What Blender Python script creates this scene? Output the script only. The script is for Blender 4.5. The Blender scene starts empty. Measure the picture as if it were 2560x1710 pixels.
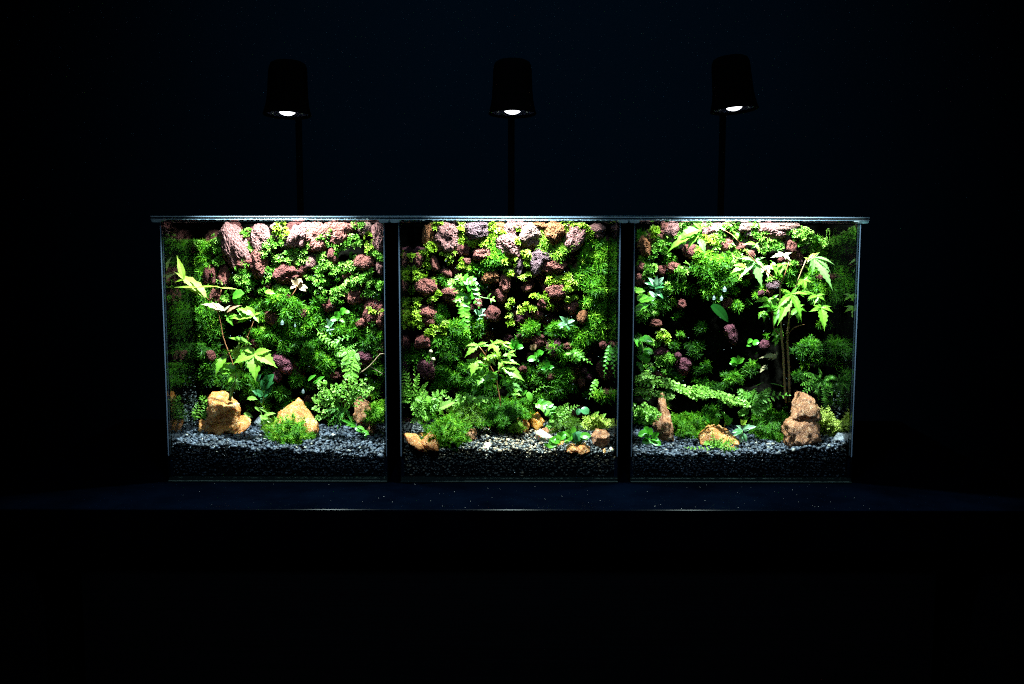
import bpy, math, random
import numpy as np
from mathutils import Vector, Matrix, noise

random.seed(7)
RNG = np.random.default_rng(7)
SC = bpy.context.scene
COL = SC.collection
R = math.radians

# ------------------------------------------------------------------ camera, world, exposure
CAM_D, CAM_H, PITCH, ROLL, FPX = 0.982, 0.2463, R(6.8), R(0.10), 2740.0
cam = bpy.data.cameras.new('camera')
cam.sensor_width = 36.0
cam.lens = FPX / 2560 * 36.0
cam.clip_start, cam.clip_end = 0.05, 60
camo = bpy.data.objects.new('camera', cam)
COL.objects.link(camo)
camo.location = (0, -CAM_D, CAM_H)
camo.matrix_world = (Matrix.Translation((0, -CAM_D, CAM_H)) @ Matrix.Rotation(R(90) - PITCH, 4, 'X')
                     @ Matrix.Rotation(ROLL, 4, 'Z'))
SC.camera = camo
w = bpy.data.worlds.new('World')
SC.world = w
w.use_nodes = True
w.node_tree.nodes['Background'].inputs[0].default_value = (0.10, 0.25, 1.0, 1)
w.node_tree.nodes['Background'].inputs[1].default_value = 0.0001
SC.view_settings.view_transform = 'Standard'
SC.view_settings.look = 'None'
SC.view_settings.exposure = 0.22
SC.view_settings.gamma = 1.0
SC.cycles.use_denoising = False
SC.cycles.filter_width = 1.15
SC.cycles.max_bounces = 8
SC.cycles.diffuse_bounces = 4
SC.cycles.glossy_bounces = 4
SC.cycles.transparent_max_bounces = 24
SC.cycles.caustics_reflective = False
SC.cycles.caustics_refractive = False
SC.cycles.sample_clamp_indirect = 0.4
LAMP_POWER = 6.2
LAMP_Y = .045

# added unseen spot: faint bluish glow on the wall behind (no lamp of the row reaches it)
ra = bpy.data.lights.new('added_fill_spot', 'SPOT')
ra.spot_size = R(66)
ra.spot_blend = 1.0
ra.shadow_soft_size = .12
ra.energy = 15.5
ra.color = (.06, .50, .82)
rao = bpy.data.objects.new('added_fill_spot', ra)
COL.objects.link(rao)
rao.location = (.03, -.5, 1.0)
rao.rotation_euler = (Vector((.03, .62, .46)) - Vector(rao.location)).to_track_quat('-Z', 'Y').to_euler()

rb = bpy.data.lights.new('added_fill_spot', 'SPOT')  # added fill spot out of view, lifts the table and tank fronts
rb.spot_size = R(62)
rb.spot_blend = 1.0
rb.shadow_soft_size = .05
rb.energy = 10.0
rb.color = (.55, .80, 1.0)
rbo = bpy.data.objects.new('added_fill_spot', rb)
COL.objects.link(rbo)
rbo.location = (-.03, -.55, .85)
rbo.rotation_euler = (Vector((0, -.02, .06)) - Vector(rbo.location)).to_track_quat('-Z', 'Y').to_euler()

CM = camo.matrix_world.copy()
CP = CM.translation.copy()


def P(px, py, Y):
    """a photograph pixel (2560 wide) onto the vertical plane y = Y"""
    d = CM.to_3x3() @ Vector(((px - 1280) / FPX, (855 - py) / FPX, -1.0))
    return CP + d * ((Y - CP.y) / d.y)


CROP = {'A': (370, 520), 'B': (370, 840), 'C': (970, 520), 'D': (970, 840), 'E': (1570, 520), 'F': (1570, 840)}
K = 610.0 / 2348.0
TANK_OF = {'A': 0, 'B': 0, 'C': 1, 'D': 1, 'E': 2, 'F': 2}


def Q(c, cx, cy, Y):
    return P(CROP[c][0] + cx * K, CROP[c][1] + cy * K, Y)


def U(Y):
    """metres per close-up unit at depth Y"""
    return (Y + CAM_D) / FPX * K


# ------------------------------------------------------------------ objects
def link(o, parent=None):
    COL.objects.link(o)
    if parent is not None:
        o.parent = parent
    return o


def tag(o, label=None, cat=None, group=None, kind=None):
    for k, v in (('label', label), ('category', cat), ('group', group), ('kind', kind)):
        if v:
            o[k] = v
    return o


def thing(name, label, cat, loc=(0, 0, 0), group=None):
    o = bpy.data.objects.new(name, None)
    o.empty_display_size = 0.01
    o.location = loc
    link(o)
    return tag(o, label, cat, group)


class MB:
    """collects one mesh"""

    def __init__(self):
        self.v, self.f, self.t = [], [], []

    def add(self, vs, fs, tint=0.5):
        b = len(self.v)
        self.v.extend(tuple(x) for x in vs)
        self.f.extend(tuple(b + i for i in q) for q in fs)
        self.t.extend([tint] * len(vs) if not hasattr(tint, '__len__') else list(tint))

    def box(self, x0, x1, y0, y1, z0, z1, tint=0.5):
        self.add([(x0, y0, z0), (x1, y0, z0), (x1, y1, z0), (x0, y1, z0), (x0, y0, z1), (x1, y0, z1), (x1, y1, z1), (x0, y1, z1)],
                 [(0, 3, 2, 1), (4, 5, 6, 7), (0, 1, 5, 4), (1, 2, 6, 5), (2, 3, 7, 6), (3, 0, 4, 7)], tint)

    def tube(self, pts, r0, r1=None, n=6, tint=0.5):
        r1 = r0 if r1 is None else r1
        pts = [Vector(p) for p in pts]
        vs, fs = [], []
        for i, p in enumerate(pts):
            d = (pts[min(i + 1, len(pts) - 1)] - pts[max(i - 1, 0)]).normalized()
            a = d.orthogonal().normalized()
            if i and abs(a.dot(pa)) < .99:
                a = (pa - d * pa.dot(d)).normalized()
            pa = a
            b = d.cross(a)
            rr = r0 + (r1 - r0) * i / max(1, len(pts) - 1)
            for k in range(n):
                q = 2 * math.pi * k / n
                vs.append(p + a * math.cos(q) * rr + b * math.sin(q) * rr)
        for i in range(len(pts) - 1):
            for k in range(n):
                fs.append((i * n + k, i * n + (k + 1) % n, (i + 1) * n + (k + 1) % n, (i + 1) * n + k))
        fs.append(tuple(range(n))[::-1])
        fs.append(tuple((len(pts) - 1) * n + k for k in range(n)))
        self.add(vs, fs, tint)

    def lathe(self, prof, n=48, c=(0, 0, 0), tint=0.5):
        vs, fs = [], []
        for (r, z) in prof:
            for k in range(n):
                q = 2 * math.pi * k / n
                vs.append((c[0] + r * math.cos(q), c[1] + r * math.sin(q), c[2] + z))
        for i in range(len(prof) - 1):
            for k in range(n):
                fs.append((i * n + k, i * n + (k + 1) % n, (i + 1) * n + (k + 1) % n, (i + 1) * n + k))
        self.add(vs, fs, tint)

    def strip(self, p0, p1, nrm, W, n=6, prof=None, serr=0.0, fold=0.25, droop=0.0, tint=0.5):
        """a leaf blade from p0 to p1, W its full width"""
        p0, p1 = Vector(p0), Vector(p1)
        d = p1 - p0
        L = d.length
        if L < 1e-6:
            return
        nrm = Vector(nrm)
        side = d.cross(nrm)
        if side.length < 1e-9:
            side = d.orthogonal()
        side.normalize()
        up = side.cross(d).normalized()
        vs, fs, ts = [], [], []
        for i in range(n + 1):
            t = i / n
            c = p0 + d * t + up * (droop * L * 4 * t * (1 - t))
            if prof is None:
                ww = math.sin(math.pi * min(1, t ** 0.75 * .98 + .02)) ** 0.8
            else:
                ww = prof(t)
            if serr and 0 < i < n:
                ww *= 1 + (serr if i % 2 else -serr)
            ww = max(0, ww) * W * .5
            back = d.normalized() * (-.25 * ww if (serr and i % 2 == 0) else 0)
            vs += [c - side * ww + up * ww * fold + back, c, c + side * ww + up * ww * fold + back]
            tt = tint + .12 * (random.random() - .5)
            ts += [tt, tint + (.16 if n >= 8 else -.1), tt]
        for i in range(n):
            a = i * 3
            fs += [(a, a + 1, a + 4, a + 3), (a + 1, a + 2, a + 5, a + 4)]
        self.add(vs, fs, ts)

    def build(self, name, mat, parent=None, smooth=False, origin=None):
        me = bpy.data.meshes.new(name)
        v = self.v
        if origin is not None:
            v = [(a[0] - origin[0], a[1] - origin[1], a[2] - origin[2]) for a in v]
        me.from_pydata(v, [], self.f)
        at = me.attributes.new('tint', 'FLOAT', 'POINT')
        at.data.foreach_set('value', np.array(self.t, dtype=np.float32))
        me.materials.append(mat)
        if smooth:
            me.shade_smooth()
        me.update()
        o = bpy.data.objects.new(name, me)
        if origin is not None:
            o.location = origin
        return link(o, parent)


def mesh_np(name, V, F, tint, mat, parent=None, smooth=False, origin=None):
    """V (N,3), F (M,k)"""
    me = bpy.data.meshes.new(name)
    V = np.asarray(V, dtype=np.float32)
    if origin is not None:
        V = V - np.array(origin, dtype=np.float32)
    F = np.asarray(F, dtype=np.int32)
    me.vertices.add(len(V))
    me.vertices.foreach_set('co', V.ravel())
    me.loops.add(F.size)
    me.loops.foreach_set('vertex_index', F.ravel())
    me.polygons.add(len(F))
    me.polygons.foreach_set('loop_start', np.arange(0, F.size, F.shape[1], dtype=np.int32))
    me.update(calc_edges=True)
    at = me.attributes.new('tint', 'FLOAT', 'POINT')
    at.data.foreach_set('value', np.asarray(tint, dtype=np.float32))
    me.materials.append(mat)
    if smooth:
        me.shade_smooth()
    o = bpy.data.objects.new(name, me)
    if origin is not None:
        o.location = origin
    return link(o, parent)


def frames(D, roll=None):
    """rotation matrices (N,3,3) whose z column is D"""
    D = D / np.linalg.norm(D, axis=1, keepdims=True)
    h = np.where(np.abs(D[:, 2:3]) < .9, np.array([[0, 0, 1.0]]), np.array([[1.0, 0, 0]]))
    X = np.cross(h, D)
    X /= np.linalg.norm(X, axis=1, keepdims=True)
    Y = np.cross(D, X)
    if roll is None:
        roll = RNG.uniform(0, 2 * math.pi, len(D))
    c, s = np.cos(roll)[:, None], np.sin(roll)[:, None]
    X2, Y2 = X * c + Y * s, -X * s + Y * c
    return np.stack([X2, Y2, D], axis=2)


def scatter(TV, TF, TT, Rm, S, pos, tint):
    """copies template (n,3) through rotations, scales (N,) or (N,3), positions; returns V,F,T"""
    S = np.asarray(S)
    if S.ndim == 1:
        S = S[:, None]
    loc = TV[None, :, :] * S[:, None, :]
    V = np.einsum('nij,nkj->nki', Rm, loc) + pos[:, None, :]
    n = len(TV)
    F = (TF[None, :, :] + (np.arange(len(pos)) * n)[:, None, None]).reshape(-1, TF.shape[1])
    T = (TT[None, :] + tint[:, None]).ravel()
    return V.reshape(-1, 3), F, T


def join(parts):
    Vs, Fs, Ts, b = [], [], [], 0
    for V, F, T in parts:
        Vs.append(V); Fs.append(F + b); Ts.append(T); b += len(V)
    return np.concatenate(Vs), np.concatenate(Fs), np.concatenate(Ts)


# ------------------------------------------------------------------ materials
def mat(name):
    m = bpy.data.materials.new(name)
    m.use_nodes = True
    nt = m.node_tree
    for n in list(nt.nodes):
        nt.nodes.remove(n)
    out = nt.nodes.new('ShaderNodeOutputMaterial')
    return m, nt, out


def N(nt, t, **kw):
    n = nt.nodes.new(t)
    for k, v in kw.items():
        if k.startswith('_'):
            setattr(n, k[1:], v)
        else:
            n.inputs[k.replace('__', ' ')].default_value = v
    return n


def ramp(nt, stops):
    n = nt.nodes.new('ShaderNodeValToRGB')
    e = n.color_ramp.elements
    while len(e) > 1:
        e.remove(e[-1])
    e[0].position, e[0].color = stops[0][0], (*stops[0][1], 1)
    for p, c in stops[1:]:
        k = e.new(p)
        k.color = (*c, 1)
    return n


def noise_n(nt, scale, detail=4, rough=.6, coord='Object'):
    tc = N(nt, 'ShaderNodeTexCoord')
    n = N(nt, 'ShaderNodeTexNoise', Scale=scale, Detail=detail, Roughness=rough)
    nt.links.new(tc.outputs[coord], n.inputs['Vector'])
    return n


def leaf_mat(name, stops, rough=.42, trans=.38, spec=.25, nscale=400):
    m, nt, out = mat(name)
    a = N(nt, 'ShaderNodeAttribute', _attribute_name='tint')
    nz = noise_n(nt, nscale, 3)
    ad = N(nt, 'ShaderNodeMath', _operation='MULTIPLY_ADD')
    nt.links.new(nz.outputs['Fac'], ad.inputs[0])
    ad.inputs[1].default_value = .5
    nt.links.new(a.outputs['Fac'], ad.inputs[2])
    sb = N(nt, 'ShaderNodeMath', _operation='SUBTRACT')
    nt.links.new(ad.outputs[0], sb.inputs[0])
    sb.inputs[1].default_value = .25
    cr = ramp(nt, stops)
    nt.links.new(sb.outputs[0], cr.inputs[0])
    p = N(nt, 'ShaderNodeBsdfPrincipled', Roughness=rough)
    p.inputs['Specular IOR Level'].default_value = spec
    tr = N(nt, 'ShaderNodeBsdfTranslucent')
    mx = N(nt, 'ShaderNodeMixShader', Fac=trans)
    nt.links.new(cr.outputs[0], p.inputs['Base Color'])
    nt.links.new(cr.outputs[0], tr.inputs[0])
    nt.links.new(p.outputs[0], mx.inputs[1])
    nt.links.new(tr.outputs[0], mx.inputs[2])
    nt.links.new(mx.outputs[0], out.inputs[0])
    return m


def plain(name, col, rough=.5, spec=.5, metal=0.0, bump=None, var=0.0, nscale=200):
    m, nt, out = mat(name)
    p = N(nt, 'ShaderNodeBsdfPrincipled', Roughness=rough, Metallic=metal)
    p.inputs['Specular IOR Level'].default_value = spec
    nz = noise_n(nt, nscale, 4)
    cr = ramp(nt, [(0.3, tuple(c * (1 - var) for c in col)), (0.7, tuple(min(1, c * (1 + var)) for c in col))])
    nt.links.new(nz.outputs['Fac'], cr.inputs[0])
    nt.links.new(cr.outputs[0], p.inputs['Base Color'])
    if bump:
        b = N(nt, 'ShaderNodeBump', Strength=bump, Distance=.001)
        nt.links.new(nz.outputs['Fac'], b.inputs['Height'])
        nt.links.new(b.outputs[0], p.inputs['Normal'])
    nt.links.new(p.outputs[0], out.inputs[0])
    return m


def glass_mat(name, tint=(.97, 1, .985), ior=1.5, rough=0.0, haze=0.0):
    m, nt, out = mat(name)
    fr = N(nt, 'ShaderNodeFresnel', IOR=ior)
    ge = N(nt, 'ShaderNodeNewGeometry')
    mi = N(nt, 'ShaderNodeMapRange')
    mi.inputs['To Min'].default_value = ior
    mi.inputs['To Max'].default_value = 1 / ior
    nt.links.new(ge.outputs['Backfacing'], mi.inputs['Value'])
    nt.links.new(mi.outputs[0], fr.inputs['IOR'])
    t = N(nt, 'ShaderNodeBsdfTransparent')
    t.inputs[0].default_value = (*tint, 1)
    g = N(nt, 'ShaderNodeBsdfGlossy', Roughness=rough)
    mx = N(nt, 'ShaderNodeMixShader')
    nt.links.new(fr.outputs[0], mx.inputs[0])
    nt.links.new(t.outputs[0], mx.inputs[1])
    nt.links.new(g.outputs[0], mx.inputs[2])
    last = mx
    if haze:
        d = N(nt, 'ShaderNodeBsdfTranslucent')
        d.inputs[0].default_value = (.8, .95, 1, 1)
        d2 = N(nt, 'ShaderNodeBsdfDiffuse')
        d2.inputs[0].default_value = (.8, .95, 1, 1)
        dm = N(nt, 'ShaderNodeMixShader', Fac=.5)
        nt.links.new(d.outputs[0], dm.inputs[1])
        nt.links.new(d2.outputs[0], dm.inputs[2])
        mh = N(nt, 'ShaderNodeMixShader', Fac=haze)
        nt.links.new(mx.outputs[0], mh.inputs[1])
        nt.links.new(dm.outputs[0], mh.inputs[2])
        last = mh
    nt.links.new(last.outputs[0], out.inputs[0])
    return m


def lava_mat():
    m, nt, out = mat('lava_stone')
    oi = N(nt, 'ShaderNodeObjectInfo')
    nz = noise_n(nt, 2.2, 6, .65)
    cr = ramp(nt, [(0.3, (.55, .5, .5)), (0.55, (1, 1, 1)), (0.75, (1.25, 1.15, 1.1))])
    nt.links.new(nz.outputs['Fac'], cr.inputs[0])
    mu = N(nt, 'ShaderNodeMix', _data_type='RGBA', _blend_type='MULTIPLY')
    mu.inputs[0].default_value = 1
    nt.links.new(oi.outputs['Color'], mu.inputs[6])
    nt.links.new(cr.outputs[0], mu.inputs[7])
    p = N(nt, 'ShaderNodeBsdfPrincipled', Roughness=.8)
    p.inputs['Specular IOR Level'].default_value = .25
    nt.links.new(mu.outputs[2], p.inputs['Base Color'])
    tc = N(nt, 'ShaderNodeTexCoord')
    vo = N(nt, 'ShaderNodeTexVoronoi', Scale=9.0)
    nt.links.new(tc.outputs['Object'], vo.inputs['Vector'])
    n2 = noise_n(nt, 22, 3, .7)
    ad = N(nt, 'ShaderNodeMath', _operation='ADD')
    nt.links.new(vo.outputs['Distance'], ad.inputs[0])
    nt.links.new(n2.outputs['Fac'], ad.inputs[1])
    b = N(nt, 'ShaderNodeBump', Strength=1.0, Distance=.0035)
    nt.links.new(ad.outputs[0], b.inputs['Height'])
    nt.links.new(b.outputs[0], p.inputs['Normal'])
    nt.links.new(p.outputs[0], out.inputs[0])
    return m


def quartz_mat(name, stops, sss=.25, rough=.42, scale=150):
    m, nt, out = mat(name)
    nz = noise_n(nt, scale, 7, .68)
    nz.inputs['Distortion'].default_value = .6
    cr = ramp(nt, stops)
    nt.links.new(nz.outputs['Fac'], cr.inputs[0])
    p = N(nt, 'ShaderNodeBsdfPrincipled', Roughness=rough)
    p.inputs['Subsurface Weight'].default_value = sss
    p.inputs['Subsurface Radius'].default_value = (1, .5, .2)
    p.inputs['Subsurface Scale'].default_value = .006
    nt.links.new(cr.outputs[0], p.inputs['Base Color'])
    n2 = noise_n(nt, scale * 5, 5, .75)
    b = N(nt, 'ShaderNodeBump', Strength=1.0, Distance=.0014)
    nt.links.new(n2.outputs['Fac'], b.inputs['Height'])
    nt.links.new(b.outputs[0], p.inputs['Normal'])
    nt.links.new(p.outputs[0], out.inputs[0])
    return m


def tint_mat(name, stops, rough=.5, spec=.5):
    m, nt, out = mat(name)
    a = N(nt, 'ShaderNodeAttribute', _attribute_name='tint')
    cr = ramp(nt, stops)
    cr.color_ramp.interpolation = 'LINEAR'
    nt.links.new(a.outputs['Fac'], cr.inputs[0])
    nz = noise_n(nt, 900, 3)
    mr = ramp(nt, [(.3, (.6, .6, .6)), (.7, (1.25, 1.25, 1.25))])
    nt.links.new(nz.outputs['Fac'], mr.inputs[0])
    mu = N(nt, 'ShaderNodeMix', _data_type='RGBA', _blend_type='MULTIPLY')
    mu.inputs[0].default_value = 1
    nt.links.new(cr.outputs[0], mu.inputs[6])
    nt.links.new(mr.outputs[0], mu.inputs[7])
    p = N(nt, 'ShaderNodeBsdfPrincipled', Roughness=rough)
    p.inputs['Specular IOR Level'].default_value = spec
    nt.links.new(mu.outputs[2], p.inputs['Base Color'])
    nt.links.new(p.outputs[0], out.inputs[0])
    return m


def emit_mat(name, col, s):
    m, nt, out = mat(name)
    e = N(nt, 'ShaderNodeEmission', Strength=s)
    e.inputs[0].default_value = (*col, 1)
    nt.links.new(e.outputs[0], out.inputs[0])
    return m


M = {
    'rosette': leaf_mat('star_moss', [(0, (.03, .13, .008)), (.45, (.14, .40, .03)), (.75, (.33, .62, .08)), (1, (.60, .80, .30))], .5, .3, nscale=150),
    'rosette_y': leaf_mat('yellow_star_moss', [(0, (.07, .16, .005)), (.45, (.27, .47, .02)), (.75, (.48, .68, .05)), (1, (.70, .84, .26))], .5, .3, nscale=150),
    'needle': leaf_mat('needle_moss', [(0, (.010, .055, .003)), (.5, (.065, .26, .008)), (.8, (.19, .50, .015)), (1, (.42, .70, .05))], .55, .35, nscale=120),
    'needle_y': leaf_mat('yellow_needle_moss', [(0, (.05, .12, .008)), (.5, (.17, .36, .02)), (.8, (.35, .55, .05)), (1, (.5, .65, .12))], .45, .3, nscale=120),
    'maple': leaf_mat('maple_leaf', [(0, (.035, .15, .008)), (.5, (.11, .35, .02)), (1, (.27, .55, .05))], .4, .42),
    'maple_y': leaf_mat('yellow_maple_leaf', [(0, (.12, .22, .01)), (.5, (.27, .43, .025)), (1, (.46, .60, .11))], .4, .42),
    'maple_p': leaf_mat('pale_maple_leaf', [(0, (.06, .20, .03)), (.5, (.14, .36, .07)), (1, (.32, .54, .18))], .35, .35),
    'maple_r': leaf_mat('reddish_maple_leaf', [(0, (.30, .16, .06)), (.5, (.50, .38, .20)), (1, (.62, .60, .35))], .4, .4),
    'fern': leaf_mat('fern_leaf', [(0, (.02, .12, .01)), (.5, (.08, .32, .025)), (1, (.24, .55, .07))], .4, .3),
    'fern_b': leaf_mat('bright_fern_leaf', [(0, (.07, .24, .02)), (.5, (.22, .52, .05)), (1, (.48, .76, .18))], .4, .35),
    'fern_y': leaf_mat('yellow_fern_leaf', [(0, (.22, .32, .02)), (.5, (.45, .60, .05)), (1, (.65, .75, .2))], .45, .4),
    'dark': leaf_mat('dark_glossy_leaf', [(0, (.01, .06, .02)), (.5, (.025, .14, .04)), (1, (.08, .28, .10))], .25, .15, .6),
    'round': leaf_mat('round_glossy_leaf', [(0, (.02, .16, .008)), (.5, (.08, .38, .02)), (1, (.28, .62, .06))], .35, .35, .4),
    'varieg': leaf_mat('variegated_leaf', [(0, (.05, .2, .08)), (.4, (.10, .32, .10)), (.65, (.30, .52, .32)), (1, (.60, .75, .60))], .35, .25),
    'netleaf': leaf_mat('dim_net_leaf', [(0, (.003, .02, .003)), (.5, (.007, .05, .007)), (1, (.02, .10, .02))], .6, .1, .0),
    'pinkleaf': leaf_mat('pinkish_leaf', [(0, (.15, .04, .03)), (.5, (.35, .16, .1)), (1, (.5, .38, .2))], .4, .3),
    'stem_r': plain('reddish_stem', (.32, .12, .05), .45, var=.3),
    'stem_g': plain('green_stem', (.16, .30, .06), .45, var=.3),
    'stem_b': plain('woody_stem', (.34, .21, .09), .6, var=.3),
    'twig': plain('twig_bark', (.30, .20, .12), .7, var=.4),
    'cap': plain('mushroom_cap', (.45, .38, .22), .5, var=.2),
    'lava': lava_mat(),
    'quartz': quartz_mat('amber_quartz', [(.25, (.13, .03, .005)), (.40, (.42, .13, .02)), (.52, (.58, .22, .045)), (.62, (.70, .40, .18)), (.72, (.85, .68, .52))]),
    'amber': quartz_mat('smooth_amber', [(.2, (.28, .09, .01)), (.5, (.50, .20, .025)), (.8, (.65, .34, .08))], .35, .3, 50),
    'brownq': quartz_mat('brown_quartz', [(.25, (.05, .014, .005)), (.42, (.22, .07, .022)), (.55, (.38, .15, .055)), (.66, (.60, .38, .25))], .1, .5, 230),
    'paleq': quartz_mat('pale_quartz', [(.25, (.5, .3, .15)), (.45, (.75, .6, .42)), (.65, (.88, .82, .7))], .25, .4, 90),
    'greystone': plain('grey_stone', (.10, .11, .13), .6, bump=.6, var=.5, nscale=120),
    'pebble': tint_mat('grey_pebble', [(0, (.008, .011, .018)), (.45, (.025, .034, .056)), (.7, (.055, .072, .11)), (.88, (.11, .13, .17)), (.95, (.28, .26, .21)), (1, (.5, .48, .45))], .55, .35),
    'pebble_tan': tint_mat('mixed_pebble', [(0, (.012, .014, .017)), (.35, (.05, .055, .06)), (.55, (.09, .095, .095)), (.72, (.24, .18, .115)), (.9, (.46, .32, .19)), (1, (.6, .52, .42))], .45, .5),
    'soil': plain('black_soil', (.006, .006, .006), .9, .0, bump=1.0, var=.6, nscale=700),
    'backing': plain('dark_cork_backing', (.0030, .0028, .0022), .9, .0, bump=1.0, var=.8, nscale=250),
    'glass': glass_mat('clear_glass', ior=1.5),
    'glass_side': glass_mat('side_glass', ior=4.2, rough=.006),
    'glass_lid': glass_mat('lid_glass', (.93, .99, .97), 1.5, 0.02, haze=.012),
    'edge_blue': glass_mat('ground_glass_edge', (.45, .6, .75), 1.5, .25, haze=.45),
    'edge_green': glass_mat('green_glass_edge', (.25, .5, .45), 1.5, .2, haze=.5),
    'edge_glint': plain('edge_glint_wedge', (.12, .17, .26), .5, .1),  # diffuse stand-in for light piped along the glass edges
    'edge_dim': plain('base_glass_rim', (.012, .02, .02), .5, .1),
    'dew': glass_mat('dew_drop', (.9, .95, .95), 1.6, .08, haze=.25),
    'clip': glass_mat('clear_plastic_clip', (.5, .75, .75), 1.5, .3, haze=.35),
    'film': plain('black_film', (.002, .002, .002), .9, .0),
    'black': plain('black_metal', (.0008, .0008, .0009), .9, .0),
    'blackg': plain('black_gloss_plate', (.0015, .002, .006), .3, .25),
    'screw': plain('screw_metal', (.12, .13, .12), .35, .5, .6),
    'lens': emit_mat('lit_lens', (.92, .95, 1.0), 3.0),
}


def wood_mat(name, col, rough, var, stretch, spec=.4):
    m, nt, out = mat(name)
    tc = N(nt, 'ShaderNodeTexCoord')
    mp = N(nt, 'ShaderNodeMapping')
    mp.inputs['Scale'].default_value = stretch
    nt.links.new(tc.outputs['Object'], mp.inputs[0])
    nz = N(nt, 'ShaderNodeTexNoise', Scale=1.0, Detail=6.0, Roughness=.65)
    nt.links.new(mp.outputs[0], nz.inputs['Vector'])
    cr = ramp(nt, [(.3, tuple(c * (1 - var) for c in col)), (.7, tuple(c * (1 + var) for c in col))])
    nt.links.new(nz.outputs['Fac'], cr.inputs[0])
    p = N(nt, 'ShaderNodeBsdfPrincipled', Roughness=rough)
    p.inputs['Specular IOR Level'].default_value = spec
    nt.links.new(cr.outputs[0], p.inputs['Base Color'])
    b = N(nt, 'ShaderNodeBump', Strength=.25, Distance=.0008)
    nt.links.new(nz.outputs['Fac'], b.inputs['Height'])
    nt.links.new(b.outputs[0], p.inputs['Normal'])
    nt.links.new(p.outputs[0], out.inputs[0])
    return m


M['wood'] = wood_mat('dark_wood_front', (.0012, .0012, .0026), .6, .5, (6, 6, 420), .2)
m_, nt_, out_ = mat('dark_blue_tabletop')
nz_ = noise_n(nt_, 14, 6, .65)
cr_ = ramp(nt_, [(.35, (.0001, .0004, .0014)), (.65, (.0003, .0011, .0035))])
d_ = N(nt_, 'ShaderNodeBsdfDiffuse')
g_ = N(nt_, 'ShaderNodeBsdfGlossy', Roughness=.22)
x_ = N(nt_, 'ShaderNodeMixShader', Fac=.0015)
nt_.links.new(nz_.outputs['Fac'], cr_.inputs[0])
nt_.links.new(cr_.outputs[0], d_.inputs[0])
nt_.links.new(d_.outputs[0], x_.inputs[1])
nt_.links.new(g_.outputs[0], x_.inputs[2])
nt_.links.new(x_.outputs[0], out_.inputs[0])
M['top'] = m_
M['wall'] = plain('dark_blue_wall', (.010, .0145, .021), .9, .0, bump=.1, var=.06, nscale=6)

# ------------------------------------------------------------------ room and cabinet
b = MB()
b.box(-4.5, 1.12, 0.62, 0.74, -1.2, 3.0)
tag(b.build('back_wall', M['wall']), kind='structure')
b = MB()
b.box(1.13, 4.5, 0.45, 0.60, -1.2, 3.0)
tag(b.build('side_wall', M['film']), kind='structure')
b = MB()
b.box(-4.5, 4.5, -3.5, 0.62, -0.83, -0.80)
tag(b.build('floor', M['film']), kind='structure')

cab = thing('cabinet', 'dark blue-black wooden cabinet under the three lit glass terrariums', 'cabinet', (0, 0, -.8))


def cpart(mb, name, m, parent=cab, **kw):
    o = mb.build(name, m, None, **kw)
    o.parent = parent
    o.matrix_parent_inverse = Matrix.Translation(parent.location).inverted()
    return o


b = MB()
# top board with a small rounded front edge
YF = -.0945
prof = [(YF + .0000, -.0016), (YF + .0005, -.0005), (YF + .0016, 0.0)]
xs = (-.46, .46)
vs = []
for x in xs:
    vs += [(x, YF, -.035), (x, YF, -.0016), (x, YF + .0005, -.0005), (x, YF + .0016, 0.0), (x, .30, 0.0), (x, .30, -.035)]
fs = [(i, (i + 1) % 6, 6 + (i + 1) % 6, 6 + i) for i in range(6)] + [(5, 4, 3, 2, 1, 0), (6, 7, 8, 9, 10, 11)]
b.add(vs, [f[::-1] if len(f) == 4 else f for f in fs])
cpart(b, 'top_board', M['top'])
for x0, x1 in ((-.462, -.405), (-.365, .36), (.40, .46)):
    b = MB()
    b.box(x0, x1, YF + .012, YF + .03, -.40, -.036)
    cpart(b, 'front_panel', M['wood'])
b = MB()
b.box(-.455, .455, YF + .034, .29, -.79, -.0355)
cpart(b, 'carcass', M['film'])


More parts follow.
